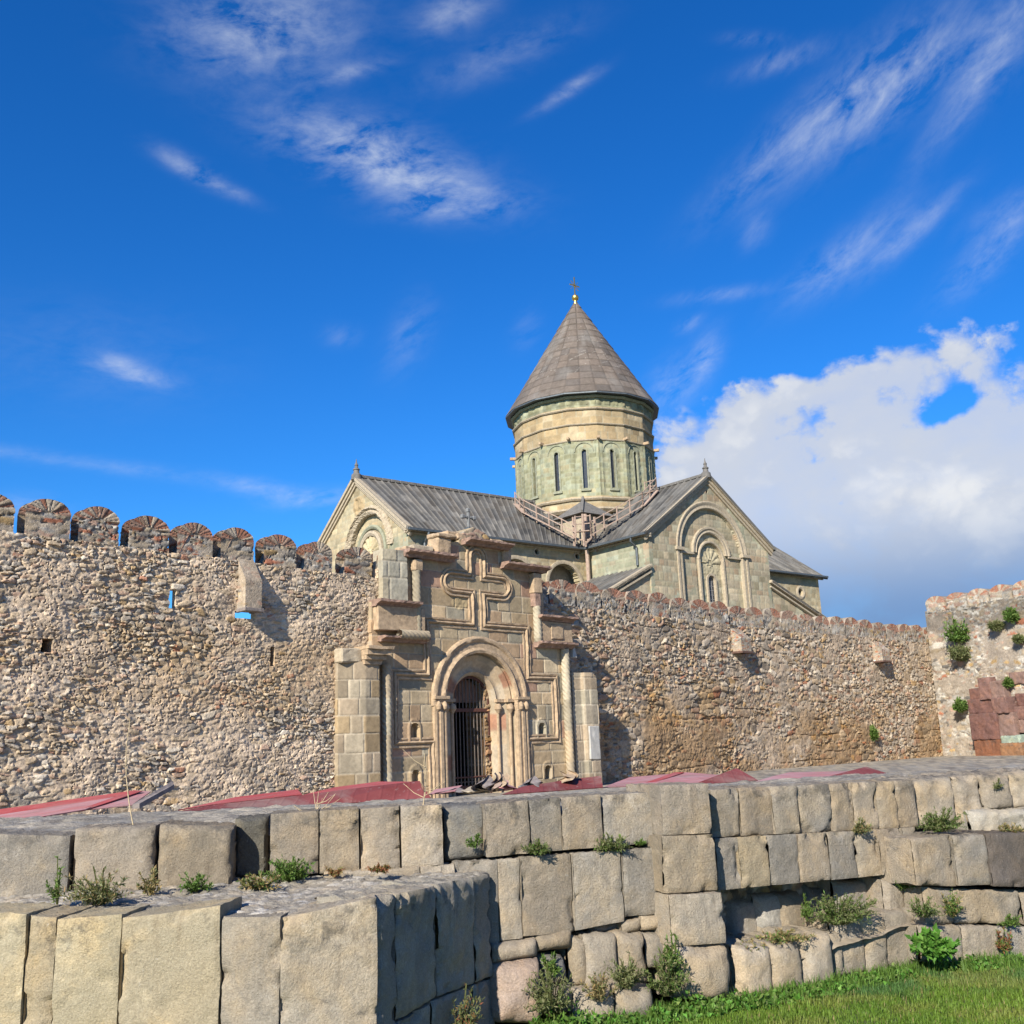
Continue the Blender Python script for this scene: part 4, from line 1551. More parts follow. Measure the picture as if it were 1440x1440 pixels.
# west gable
def wg_fn(u, z):
    h, c = mixfn(bA, gA, patchy(35, .55, .75))(u, z)
    x = u - HW - 2.0
    r = np.hypot(x, z - 20.2)
    big = ((r < 3.5) & (z > 20.2)) | ((np.abs(x) < 3.5) & (z <= 20.2))
    h = np.where(big, h - .35, h)
    rs = np.hypot(x, z - 20.0)
    th = np.arctan2(z - 20.0, x)
    sh = big & (rs < 1.55) & (z > 19.4)
    h = np.where(sh, h + .22 * np.abs(np.sin(th * 7)) + .1, h)
    c = np.where(sh[..., None], np.array((.43, .36, .23)), c)
    cv = ss(1 - np.hypot((u - HW - .2) / 1.1, (z - 24.7) / 1.0), 0, .25)
    h = h + cv * .45 * (fbm(u * 2.2, z * 2.2, 44, 3) - .25)
    c = c * (1 - cv[..., None]) + np.array((.36, .27, .155)) * cv[..., None]
    return h, c


crel('west_gable', [(-28.3, HW), (-28.3, -HW)], 1.0, RZ, wg_fn, lambda u, z: z < EZ + (HW - np.abs(u - HW)) * sl, .7, .1)
WF = Frame((-28.3, 0), (0, -1))
mb = MB()
WF.arc(mb, 2.0, 20.2, [(3.3, -.3), (3.3, .1), (3.5, .30), (3.75, .1), (3.85, .35), (4.1, .1), (4.12, -.2)], 0, 180, 40)
mb.build('carved_arch', M['trim'], church, rough=.05, seed=3, world=False)
for (r0, r1, o) in ((1.6, 2.05, .05), (2.25, 2.6, -.05)):
    mb = MB()
    WF.arc(mb, 2.0, 20.0, [(r0, -.5), (r0, o - .1), ((r0 + r1) / 2, o), (r1, o - .1), (r1, -.5)], 0, 180, 30)
    for s in (-1, 1):
        x0, x1 = sorted((2.0 + s * r0, 2.0 + s * r1))
        WF.box(mb, x0, x1, 12, 20.0, -.5, o - .05)
    mb.build('inner_arch', M['greentrim'] if r0 > 2 else M['trim'], church, smooth=True, world=False)
for s in (-1, 1):
    mb = MB()
    for (dz, o, w) in ((.02, .42, .26), (-.28, .26, .30), (-.58, .12, .22)):
        mb.beam((-28.3 - o / 2, s * (HW + .45), EZ + dz - .45 * sl), (-28.3 - o / 2, 0, RZ + dz), o + .1, w)
    mb.build('raking_cornice', M['trim'], church, world=False)
# east arm, north arm and back (plainer)
ef = mixfn(bA, gA, patchy(55, .5, .7))
crel('chancel_wall', [(HW, -HW), (28.3, -HW)], 1.0, EZ - .2, ef, lambda u, z: ~(np.hypot(u - 16.3, z - 18.9) < .45), .6, .14)
crel('chancel_gable', [(28.3, -HW), (28.3, HW)], 1.0, RZ - 1, bA, lambda u, z: z < EZ - .3 + (HW - np.abs(u - HW)) * sl, .5, .3)
crel('transept_wall', [(HW, -16.8), (HW, -HW + .1)], 1.0, EZ, gA, None, .5, .25)
for pts in ([(28.3, HW), (-28.3, HW)], [(-HW, 16.8), (-HW, HW)], [(HW, HW), (HW, 16.8)]):
    crel('back_wall', pts, 1.0, EZ, bA, None, .5, .4)
crel('gable_front', [(HW, 16.8), (-HW, 16.8)], 1.0, RZ, bA, lambda u, z: z < EZ + (HW - np.abs(u - HW)) * sl, .5, .3)
EF = Frame((HW, -HW), (1, 0))
mb = MB()
EF.arc(mb, 16.3, 18.9, [(.42, -.2), (.42, .05), (.6, .12), (.8, .05), (.82, -.1)], 0, 359.9, 24)
w = mb.build('oculus', M['trim'], church, smooth=True, world=False)
mb = MB()
EF.box(mb, 15.8, 16.8, 18.4, 19.4, -.4, -.35)
mb.build('pane', M['glass'], w, world=False)
# side aisles leaning on the transept front, with raking tops
for (x0, x1, za, zb) in ((-14.6, -HW, 14.9, 18.0), (HW, 16.6, 17.75, 14.4)):
    def am(u, z, x0=x0, x1=x1, za=za, zb=zb):
        return z < za + (zb - za) * u / (x1 - x0)
    crel('aisle_front', [(x0, -16.7), (x1, -16.7)], 1.0, max(za, zb), bAx, am, .6, .13)
    mb = MB()
    mb.beam((x0 - .2, -16.85, za + .02), (x1, -16.85, zb + .06), .5, .3)
    mb.beam((x0 - .2, -16.85, za - .5), (x1, -16.85, zb - .46), .3, .16)
    mb.build('raking_cornice', M['trim'], church, world=False)


def patch(name, A, B, C, D, seed, rib=.62, parent=None, thick=.16, pal=None, slabs=False, res=(.085, .45)):
    """roof slope with standing ribs: A,B along the eave, D,C along the ridge"""
    A, B, C, D = (np.array(q, float) for q in (A, B, C, D))
    W = (np.linalg.norm(B - A) + np.linalg.norm(C - D)) / 2
    H = (np.linalg.norm(D - A) + np.linalg.norm(C - B)) / 2
    nu, nv = int(W / res[0]) + 2, int(H / res[1]) + 2
    s, t = np.meshgrid(np.linspace(0, 1, nu), np.linspace(0, 1, nv))
    P = (A * (1 - s[..., None]) + B * s[..., None]) * (1 - t[..., None]) + (D * (1 - s[..., None]) + C * s[..., None]) * t[..., None]
    n = np.cross(B - A, D - A)
    n /= np.linalg.norm(n)
    U, V = s * W, t * H
    k = np.floor(U / rib)
    f = U / rib - k
    rb = ss(np.abs(f - .5), .36, .43)
    h = .09 * rb + .02 * vn(k, np.floor(V / 1.9 + h2(k, k * 0, seed)), seed + 1)
    row = np.floor(V / 1.7 + 3 * h2(k, k * 0, seed + 2))
    tone = .62 + .5 * h2(k, row, seed + 3) + .5 * (fbm(U * .5, V * .25, seed + 5, 3) - .5)
    streak = .75 + .5 * fbm(U * 3.1, V * .18, seed + 6, 3)
    c = pick(h2(k, row, seed + 4), pal or [(.125, .121, .113), (.098, .096, .092), (.15, .142, .128), (.115, .105, .092)]) * (tone * streak)[..., None]
    c = c * (1 - .35 * rb[..., None]) + np.array((.20, .192, .178)) * .35 * rb[..., None]
    return surf(name, P, np.broadcast_to(n, P.shape), h, np.clip(c, .02, .6), M['slate'], parent or church, None, thick, 50, world=False)


OV = .75
ze = EZ - OV * sl + .12
zr = RZ + .12
roofW = patch('roof', (-28.75, -HW - OV, ze), (-HW - OV + .1, -HW - OV, ze), (0, 0, zr), (-28.75, 0, zr), 1)
patch('roof', (-HW - OV, HW + OV, ze), (-28.75, HW + OV, ze), (-28.75, 0, zr), (0, 0, zr), 2, res=(.3, 1))
patch('roof', (-HW - OV, -HW - OV + .1, ze), (-HW - OV, -17.3, ze), (0, -17.3, zr), (0, 0, zr), 3)
patch('roof', (HW + OV, -17.3, ze), (HW + OV, -HW - OV, ze), (0, 0, zr), (0, -17.3, zr), 4, res=(.2, .8))
patch('roof', (HW + OV, -HW - OV, ze), (29.2, -HW - OV, ze - .2), (29.2, 0, zr - .2), (0, 0, zr), 5)
patch('roof', (29.2, HW + OV, ze), (HW + OV, HW + OV, ze), (0, 0, zr), (29.2, 0, zr), 6, res=(.3, 1))
patch('roof', (-HW - OV, 17.3, ze), (-HW - OV, HW + OV, ze), (0, 0, zr), (0, 17.3, zr), 7, res=(.3, 1))
patch('roof', (HW + OV, HW + OV, ze), (HW + OV, 17.3, ze), (0, 17.3, zr), (0, 0, zr), 8, res=(.3, 1))
patch('aisle_roof', (-14.9, -8.3, 14.9), (-14.9, -17.1, 14.9), (-HW, -17.1, 18.05), (-HW, -8.3, 18.05), 9)
patch('aisle_roof', (17.0, -17.1, 14.3), (17.0, -8.3, 14.3), (HW, -8.3, 17.8), (HW, -17.1, 17.8), 10)
# eaves: dark gutter and stone cornice
for (a, b) in (((-28.7, -HW), (-HW - OV, -HW)), ((-HW, -HW - OV), (-HW, -17.2)), ((HW + OV, -HW), (29.1, -HW))):
    a, b = np.array(a), np.array(b)
    d = (b - a) / np.linalg.norm(b - a)
    n = np.array([d[1], -d[0]])
    mb = MB()
    mb.beam((*(a + n * (OV + .05)), ze - .06), (*(b + n * (OV + .05)), ze - .06), .2, .2)
    mb.build('gutter', M['gutter'], church, world=False)
    mb = MB()
    mb.beam((*(a + n * .18), EZ - .42), (*(b + n * .18), EZ - .42), .4, .22)
    mb.beam((*(a + n * .08), EZ - .66), (*(b + n * .08), EZ - .66), .2, .14)
    mb.build('eaves_cornice', M['trim'], church, world=False)
for (x, y, dx, dy, z1, z0) in ((-26.75, -HW, 0, -1, ze - .1, 12), (-HW, -15.4, -1, 0, ze - .1, 18.3)):
    mb = MB()
    mb.tube([(x + dx * .78, y + dy * .78, z1), (x + dx * .78, y + dy * .78, z1 - .35), (x + dx * .14, y + dy * .14, z1 - .9), (x + dx * .14, y + dy * .14, z0)], .12, 8)
    mb.build('downpipe', M['gutter'], church, smooth=True, world=False)
mb = MB()
for k in range(30):
    x = -28.6 + .95 * k
    if x < -1.5:
        mb.box(x, x + .9, -.22, .22, zr - .05, zr + .22)
mb.build('ridge_tile', M['slate'], church, .03, rough=.02, world=False) if False else mb.build('ridge_tile', plain('ridge_stone', (.135, .128, .118), .9, 0, 3, .3, .3), church, .03, world=False)
mb = MB()
for k in range(17):
    y = -17.0 + .95 * k
    if y < -2.5:
        mb.box(-.22, .22, y, y + .9, zr - .05, zr + .22)
mb.build('ridge_tile', bpy.data.materials['ridge_stone'], church, .03, world=False)
for (x, y) in ((-28.4, 0), (0, -16.9)):
    mb = MB()
    mb.lathe([(.50, -.3), (.45, .2), (.28, .35), (.24, .62), (.32, .66), (.30, .75), (.16, .85), (.14, 1.05), (.19, 1.1), (.07, 1.35), (.02, 1.7)], (x, y, zr), 12)
    mb.build('finial', bpy.data.materials['ridge_stone'], church, smooth=True, world=False)

# --- drum: sixteen sides
DR = 7.45
NS = 16
view = math.atan2(-108.0, -8.15) - CA          # side that looks back at the visitor
ring = [(DR / math.cos(math.pi / NS) * math.cos(view + (k + .5) * 2 * math.pi / NS), DR / math.cos(math.pi / NS) * math.sin(view + (k + .5) * 2 * math.pi / NS)) for k in range(NS + 1)]
side = 2 * DR * math.tan(math.pi / NS)
gD = ashlar_fn(131, .50, .62, [(.255, .252, .158), (.24, .238, .15), (.28, .27, .18), (.25, .262, .188), (.275, .248, .155)], [3, 2, 2, 2, 1], .05, .025, (.30, .31, .22), .3, .012)
bD = ashlar_fn(132, .85, 1.15, [(.345, .26, .148), (.32, .25, .152), (.375, .302, .195), (.305, .23, .135)], [3, 3, 1.5, 2], .05, .03, JC, .15, .012)


def d_fn(u, z):
    hg, cg = gD(u, z)
    hb, cb = bD(u, z)
    g = ((z > 27.3) & (z < 33.2)) | (z > 36.75)
    f = u / side - np.floor(u / side)
    x = (f - .5) * side
    h = np.where(g, hg, hb)
    c = np.where(g[..., None], cg, cb)
    # sunk tall arched panel round each window, rib on each corner
    wz = 32.0
    p1 = ((np.abs(x) < .95) & (z < wz) & (z > 27.55)) | (np.hypot(x, z - wz) < .95)
    p2 = ((np.abs(x) < .62) & (z < wz) & (z > 27.9)) | (np.hypot(x, z - wz) < .62)
    h = np.where(p1 & g & (z < 34), h - .05, h)
    h = np.where(p2 & g & (z < 34), h + .05 + .03 * np.sin(z * 9) * np.sign(x), h)
    rib = np.exp(-((np.abs(x) - side / 2) / .16) ** 2) + .7 * np.exp(-((np.abs(x) - side / 2 + .34) / .08) ** 2)
    h = h + .09 * rib * ((z > 27.4) & (z < 33.2))
    fz = (z > 37.0) & (z < 37.75)
    h = np.where(fz, h + .12 * vn(u * 3.4, z * 3.4, 3) * (np.sin(u * 6.5) > -.3), h)
    c = c * (1 - .35 * ((z > 36.75) & (z < 38))[..., None] * ss(vn(u * 2, z * 2, 5), .35, .65)[..., None])
    return h, c


def d_mask(u, z):
    f = u / side - np.floor(u / side)
    x = (f - .5) * side
    return ~(((np.abs(x) < .22) & (z > 28.15) & (z < 32.0)) | (np.hypot(x, z - 32.0) < .22))


drum = relief('drum', ring, 24.0, 38.1, .115, d_fn, M['church'], church, d_mask, .45, 50, world=False)
for k in range(NS):
    a = view + (k + 1) * 2 * math.pi / NS
    er = np.array([math.cos(a), math.sin(a)])
    fr = Frame(er * DR, (-er[1], er[0]))
    mb = MB()
    mb.hexa([fr.p(-.24, 28.1, -.40), fr.p(.24, 28.1, -.40), fr.p(.24, 28.1, -.30), fr.p(-.24, 28.1, -.30), fr.p(-.24, 32.2, -.40), fr.p(.24, 32.2, -.40), fr.p(.24, 32.2, -.30), fr.p(-.24, 32.2, -.30)])
    wn = mb.build('drum_window', M['glass'], drum, world=False)
    mb = MB()
    fr.arc(mb, 0, 32.0, [(.24, -.2), (.24, .03), (.33, .05), (.36, -.1)], 0, 180, 14)
    for s in (-1, 1):
        x0, x1 = sorted((s * .24, s * .38))
        fr.box(mb, x0, x1, 28.0, 32.0, -.2, .07)
    fr.box(mb, -.5, .5, 27.85, 28.05, -.2, .12)
    mb.build('window_frame', M['greentrim'], drum, smooth=True, world=False)
    mb = MB()
    fr.arc(mb, 0, 32.0, [(.90, -.1), (.92, .02), (.97, .045), (1.02, .02), (1.04, -.1)], 0, 180, 16)
    mb.build('arch_moulding', M['greentrim'], drum, smooth=True, world=False)
for (z, o, t, mt) in ((24.6, 1.1, 1.2, 'trim'), (25.8, .75, .5, 'trim'), (27.0, .32, .3, 'trim'), (33.2, .14, .16, 'trim'), (34.9, .20, .18, 'trim'), (36.55, .24, .2, 'trim'), (37.85, .34, .28, 'greentrim')):
    mb = MB()
    kf = 1 / math.cos(math.pi / NS)
    mb.lathe([((DR - .3) * kf, -t / 2), ((DR + o * .6) * kf, -t / 2), ((DR + o) * kf, 0), ((DR + o) * kf, t * .35), ((DR + o * .2) * kf, t / 2), ((DR - .3) * kf, t / 2)], (0, 0, z), NS, view + math.pi / NS)
    mb.build('string_course', M[mt], drum, world=False)
rn = random.Random(4)
for k in range(NS):
    mb = MB()
    a = view + (k + .5) * 2 * math.pi / NS
    er = Vector((math.cos(a), math.sin(a), 0))
    mb.beam(er * (DR - .1) + Vector((0, 0, 33.35)), er * (DR + .75) + Vector((0, 0, 33.35)), .28, .3)
    mb.build('water_spout', M['gtrim'], drum, .04, world=False)

# --- cone roof of stone slabs
def cone():
    NA, NT_ = 320, 150
    a = np.linspace(0, 2 * math.pi, NA)
    t = np.linspace(0, 1, NT_)
    A, T = np.meshgrid(a, t)
    R0 = 8.35
    S = math.hypot(R0, 13.7)
    row = np.floor(T * 15)
    fr = T * 15 - row
    per = np.where(T < .45, 32, np.where(T < .8, 16, 8))
    q = (A - view) / (2 * math.pi) * per + .5 * (np.mod(row, 1))
    k = np.floor(q)
    fk = q - k
    poly = 1 / np.cos((np.mod(A - view - math.pi / 16, math.pi / 8)) - math.pi / 16) * math.cos(math.pi / 16)
    # slabs step a little over each other
    r = (R0 * (1 - T) + .12) * (1 - .5 * (1 - poly))
    tone = .84 + .30 * h2(k, row, 5)
    c = pick(h2(k, row, 6), [(.140, .113, .094), (.128, .106, .09), (.155, .128, .108), (.115, .099, .088), (.145, .122, .106)]) * tone[..., None]
    e = np.minimum(np.minimum(fk, 1 - fk) * 2 * math.pi * r / per, np.minimum(fr, 1 - fr) * S / 15)
    jt = 1 - ss(e, .02, .09)
    h = -.035 * jt + .05 * (1 - fr) + .03 * (h2(k, row, 7) - .5)
    c = c * (1 - .35 * jt[..., None])
    pale_patch = ss(fbm(A * 3, T * 5, 15, 4), .55, .75)[..., None]  # paler grey patches scattered by noise
    c = c * (1 - .3 * pale_patch) + np.array((.25, .24, .225)) * .3 * pale_patch
    spots = ss(vn(A * 60 * (1.05 - T), T * 50, 19), .86, .95)[..., None] * (T > .2)[..., None] * (T < .7)[..., None]
    c = c * (1 - spots * .5) + np.array((.36, .34, .31)) * .5 * spots
    P = np.stack([r * np.cos(A), r * np.sin(A), 38.15 + 13.7 * T], -1)
    sl_ = math.atan2(R0, 13.7)
    Nn = np.stack([np.cos(A) * math.cos(sl_), np.sin(A) * math.cos(sl_), np.full(A.shape, math.sin(sl_))], -1)
    return surf('cone_roof', P, Nn, h, c, M['slate'], church, None, .22, 40, world=False)


cr = cone()
mb = MB()
kf = 1 / math.cos(math.pi / NS)
mb.lathe([(6.9, -.25), (7.75 * kf, -.12), (8.36 * kf, -.16), (8.36 * kf, -.02), (6.9, .1)], (0, 0, 38.15), NS, view + math.pi / NS)
mb.build('eaves_board', M['gutter'], cr, world=False)
mb = MB()
mb.lathe([(.28, -.55), (.26, -.1), (.16, 0), (.16, .12), (.34, .25), (.42, .48), (.34, .72), (.12, .85), (.05, .95)], (0, 0, 51.85), 16)
mb.build('gilded_ball', M['gold'], cr, smooth=True, world=False)
mb = MB()
mb.box(-.05, .05, -.05, .05, 52.7, 54.9)
mb.box(-.72, .72, -.05, .05, 53.80, 53.92)
mb.beam((-.55, 0, 53.35), (.55, 0, 54.35), .05, .05)
mb.beam((-.55, 0, 54.35), (.55, 0, 53.35), .05, .05)
mb.build('dome_cross', M['gold'], cr, world=False)

# --- little hipped turret in the angle of the arms
mb = MB()
mb.box(-8.9, -5.6, -8.9, -5.6, 20.5, 24.3)
mb.build('corner_turret', M['trim'], church, .02, world=False)
mb = MB()
v = [mb.bm.verts.new(p) for p in ((-9.5, -9.5, 24.35), (-5.0, -9.5, 24.35), (-5.0, -5.0, 24.35), (-9.5, -5.0, 24.35), (-6.9, -6.9, 26.35))]
for f in ((0, 1, 4), (1, 2, 4), (2, 3, 4), (3, 0, 4)):
    mb.bm.faces.new([v[i] for i in f])
mb.bm.faces.new([v[3], v[2], v[1], v[0]])
mb.build('turret_roof', bpy.data.materials['ridge_stone'], church, world=False)
mb = MB()
mb.beam((-9.45, -9.45, 24.45), (-6.9, -6.9, 26.45), .22, .2)
mb.lathe([(.15, 0), (.22, .2), (.08, .55)], (-6.9, -6.9, 26.2), 8)
mb.build('turret_hip', bpy.data.materials['ridge_stone'], church, world=False)

# --- wooden walkway with railings round the foot of the drum
cM = church.matrix_basis.copy() if False else (Matrix.Translation((8.15, 108, 0)) @ Matrix.Rotation(CA, 4, 'Z'))
walk = thing('wooden_walkway', 'pale wooden walkway with post and rail fences on the church roof below the drum', 'walkway', (8.15, 108, 0), CA)


def rail(pts, hgt, step=1.6):
    mb = MB()
    pts = [Vector(p) for p in pts]
    for a, b in zip(pts, pts[1:]):
        for q in (hgt, hgt * .52):
            mb.beam(a + Vector((0, 0, q)), b + Vector((0, 0, q)), .065, .085)
        mb.beam(a + Vector((0, 0, .05)), b + Vector((0, 0, .05)), .5, .08)
    mb.build('rail', M['wood'], walk, world=False)
    for a, b in zip(pts, pts[1:]):
        n = max(1, round((b - a).length / step))
        for k in range(n + 1):
            mb = MB()
            p = a.lerp(b, k / n)
            mb.beam(p + Vector((0, 0, -.3)), p + Vector((0, 0, hgt + .1)), .095, .095, (1, 0, 0))
            mb.build('post', M['wood'], walk, world=False)


g = .35
rail([(-11.9, -3.8, zr - 3.8 * sl + g), (-10.6, -9.6, zr - 9.6 * sl + g + .6)], 1.3)
rail([(-10.6, -9.7, 22.2), (-9.8, -9.8, 22.3), (-9.7, -10.8, 22.2)], 1.5, 1.2)
rail([(-9.7, -10.8, 21.8), (-4.0, -12.2, zr - 4.0 * sl + g), (-1.2, -11.5, zr - 1.2 * sl + g)], 1.3)
rail([(-1.2, -11.5, zr - 1.2 * sl + g), (.2, -8.6, zr)], 1.2)
rail([(-11.9, -3.8, zr - 3.8 * sl + g), (-10.9, -1.2, zr - .8)], 1.2)
mb = MB()
mb.tube([(-9.0, -9.35, 12), (-9.0, -9.35, 24.2)], .19, 8)
mb.build('scaffold_pole', M['wood'], walk, smooth=True, world=False)
mb = MB()
for (a, b) in (((-9.9, -10.0, 20.9), (-9.9, -10.0, 24.0)), ((-8.6, -10.2, 20.5), (-8.6, -10.2, 23.8)), ((-10.4, -9.2, 20.8), (-10.4, -9.2, 23.8))):
    mb.beam(a, b, .16, .16, (1, 0, 0))
for (a, b) in (((-10.4, -9.2, 21.6), (-8.6, -10.2, 21.6)), ((-9.9, -10, 21.0), (-8.6, -10.2, 22.2))):
    mb.beam(a, b, .12, .14)
mb.build('scaffold_frame', M['wood'], walk, world=False)

# ================================================================== RED BUTTRESS AT THE RIGHT
butt = thing('stone_buttress', 'leaning stack of big red sandstone blocks against the corner wall at the right edge', 'buttress', (*TF.p(3.8, 0.6)[:2], .6))
REDB = [(.185, .098, .083), (.225, .13, .11), (.27, .175, .145), (.225, .10, .058), (.285, .155, .085)]


def block(name, parent, pL, pR, z4, depth, seed, tint, rnd=.03, rough=.02, res=.03, mat=None, wob=.015, dark=0.4, bulge=0.0, back=None):
    """dressed stone with worn, rounded arrises; z4 = top-left, top-right, bottom-left, bottom-right"""
    pL, pR = np.array(pL[:2], float), np.array(pR[:2], float)
    w = np.linalg.norm(pR - pL)
    d = (pR - pL) / w
    n = np.array([d[1], -d[0]])
    ztl, ztr, zbl, zbr = z4
    hgt = (ztl + ztr - zbl - zbr) / 2
    nu, nv = int(np.clip(w / res, 8, 60)), int(np.clip(hgt / res, 8, 60))
    # denser samples at the rim so that the arrises come out round
    def spaced(nn):
        q = np.linspace(0, 1, nn)
        return q
    a, b = np.meshgrid(spaced(nu), spaced(nv))
    rs = np.random.RandomState(seed)
    U = a * w
    top = ztl * (1 - a) + ztr * a
    bot = zbl * (1 - a) + zbr * a
    Z = bot * (1 - b) + top * b
    o1, o2 = rs.rand() * 50, rs.rand() * 50
    rnd = min(rnd, .48 * min(w, hgt))
    e1 = np.minimum(U, w - U)
    e2 = np.minimum(Z - bot, top - Z)
    r1 = rnd * (.35 + 1.0 * fbm(U * 4 + o1, Z * 4 + o2, seed, 3)) * (.40 if rnd < .075 else .9)
    def rd(e):
        t = 1 - np.clip(e / r1, 0, 1)
        return r1 * (1 - np.sqrt(np.clip(1 - t * t, 0, 1)))
    push = np.maximum(rd(e1), rd(e2)) + .45 * np.minimum(rd(e1), rd(e2))
    chip = ss(fbm(U * 5 + o2, Z * 5 + o1, seed + 9, 4, .6), .56, .70) * .045 * (1 - ss(np.minimum(e1, e2), .015, .09))
    f = fbm(U * 4 + o1, Z * 4 + o2, seed + 2, 5, .58) - .5
    f2 = fbm(U * 1.1 + o2, Z * 1.1 + o1, seed + 3, 3) - .5
    h = -push - chip + rough * 2.2 * f + rough * (1.1 if rnd < .075 else 2.6) * f2 - .010 * ss(fbm(U * 9 + o2, Z * 9, seed + 12, 3), .62, .75) + bulge * (1 - (2 * a - 1) ** 2) * (1 - (2 * b - 1) ** 2)
    rimf = 1 - ss(np.minimum(e1, e2), 0, .12)
    U2 = U + wob * 2 * (fbm(U * 2.5 + 9 + o1, Z * 2.5, seed + 4, 3) - .5) * rimf
    Z2 = Z + wob * 2 * (fbm(U * 2.5 + 3, Z * 2.5 + o2, seed + 5, 3) - .5) * rimf
    if rnd > .08:      # boulders also close in towards the rim
        k = np.clip(push / rnd, 0, 1)
    P0 = np.stack([pL[0] + d[0] * U2 + n[0] * h, pL[1] + d[1] * U2 + n[1] * h, Z2], -1)
    idx = np.arange(nu * nv).reshape(nv, nu)
    V = [P0.reshape(-1, 3)]
    F = [np.stack([idx[:-1, :-1], idx[:-1, 1:], idx[1:, 1:], idx[1:, :-1]], -1).reshape(-1, 4)]
    loop = np.concatenate([idx[0, :], idx[1:, -1], idx[-1, -2::-1], idx[-2:0, 0]])
    base = V[0][loop]
    prev, tot = loop, nu * nv
    nd = 7
    for q in np.linspace(0, depth, nd)[1:]:
        s = base - np.array([n[0], n[1], 0]) * q
        j = rough * 1.2 * (rs.rand(len(loop)) - .5)
        s[:, 2] += j
        s[:, :2] += d * (j * .7)[:, None]
        V.append(s)
        cur = tot + np.arange(len(loop))
        tot += len(loop)
        F.append(np.stack([np.roll(prev, -1), prev, cur, np.roll(cur, -1)], -1))
        prev = cur
    V = np.concatenate(V)
    zrel = np.clip((V[:, 2] - min(zbl, zbr)) / max(hgt, .01), 0, 1)
    lich = dark * ss(zrel, .45, 1.0)
    col = np.stack([lich, lich * 0, lich * 0], -1)
    o = npmesh(name, V, np.concatenate(F), mat or M['block'], parent, col, True, 50)
    o.color = (*tint, 1)
    return o


bl = [(1365, 1391, 985, 955, 958), (1391, 1412, 1000, 952, 955)]
rsb = np.random.RandomState(3)


def tpt(px, py, out):
    t = ray(px, py)
    o = TF.o + TF.n * out
    k = (o @ TF.n) / (t[:2] @ TF.n)
    return np.array([t[0] * k, t[1] * k, EYE + t[2] * k])


for i, (x0, x1, y0, y1, out, ti) in enumerate([(1363, 1377, 968, 985, .5, 0), (1376, 1392, 953, 984, .5, 1), (1361, 1396, 983, 1003, .65, 0), (1364, 1402, 1003, 1040, .8, 0), (1371, 1408, 1040, 1077, .95, 3),
                                               (1391, 1412, 957, 982, .6, 2), (1394, 1416, 981, 1003, .7, 1), (1404, 1426, 1002, 1036, .8, 2), (1408, 1438, 1045, 1077, .95, 4),
                                               (1418, 1442, 945, 962, .3, 2), (1425, 1450, 993, 1012, .3, 1), (1432, 1455, 1012, 1030, .3, 2), (1428, 1452, 975, 993, .3, 0)]):
    out += (.0, .16, -.08, .10, -.12)[i % 5]
    a, b = tpt(x0, (y0 + y1) / 2, out), tpt(x1, (y0 + y1) / 2, out)
    zt, zb_ = tpt((x0 + x1) / 2, y0, out)[2], tpt((x0 + x1) / 2, y1, out)[2]
    block('stone_block', butt, a, b, (zt, zt, zb_, zb_), .9 + out * .5, 300 + i, REDB[ti], .06, .06, .045)
a, b = tpt(1406, 1040, .75), tpt(1434, 1040, .75)
block('stone_block', butt, a, b, (tpt(1420, 1034, .8)[2],) * 2 + (tpt(1420, 1050, .8)[2],) * 2, .8, 340, (.33, .40, .33), .08, .06, .08)

# ================================================================== RETAINING WALL IN FRONT
SAND = [(.385, .325, .25), (.355, .308, .248), (.42, .36, .28), (.375, .31, .225), (.34, .305, .255)]
rwall = thing('retaining_wall', 'low retaining wall of big weathered sandstone blocks beside the lawn, with a square pillar', 'wall', (.5, 10.6, 0))
_seed = [400]


def wblock(x0, x1, ytl, ytr, ybl, ybr, off=0.0, tint=0, rnd=.035, rough=.018, depth=.55, dark=.4, name='stone_block', parent=None, wob=.007, bulge=0):
    _seed[0] += 1
    ym = (ytl + ytr + ybl + ybr) / 4
    a, b = wallpt(x0, ym, off), wallpt(x1, ym, off)
    def zz(x, y, p):
        return EYE + ray(x, y)[2] * p[1]
    z4 = (zz(x0, ytl, a), zz(x1, ytr, b), zz(x0, ybl, a), zz(x1, ybr, b))
    g_ = .003
    d = (b - a)[:2] / np.linalg.norm((b - a)[:2])
    t = SAND[tint] if isinstance(tint, int) else tint
    f = .80 + .34 * random.Random(_seed[0]).random()
    t = tuple(q * f for q in t)
    return block(name, parent or rwall, a[:2] + d * g_, b[:2] - d * g_, (z4[0] - g_, z4[1] - g_, z4[2] + g_, z4[3] + g_), depth, _seed[0], t, rnd, rough, .028, None, wob, dark, bulge)


W1 = [  # upper course, left of the pillar
    (-75, 95, 1170, 1176, 1290, 1282, .0, 4, .06), (102, 216, 1166, 1161, 1275, 1262, .0, 0, .07), (221, 327, 1159, 1163, 1262, 1250, .02, 3, .08),
    (329, 376, 1152, 1148, 1238, 1232, -.34, (.20, .185, .15), .08), (379, 448, 1145, 1140, 1234, 1229, .0, 0, .05), (449, 505, 1140, 1137, 1229, 1226, .0, 3, .03),
    (507, 563, 1138, 1134, 1226, 1223, .0, 0, .035), (564, 623, 1134, 1132, 1222, 1217, .02, 2, .03), (625, 683, 1134, 1130, 1213, 1207, -.10, (.21, .20, .18), .11),
    (684, 745, 1130, 1125, 1206, 1201, .0, 0, .03), (746, 790, 1125, 1121, 1200, 1196, -.01, 4, .03), (791, 848, 1121, 1117, 1196, 1192, .01, 0, .03), (849, 931, 1118, 1113, 1191, 1185, .0, 4, .035)]
for q in W1:
    wblock(*q[:6], off=q[6], tint=q[7], rnd=q[8], dark=.55)
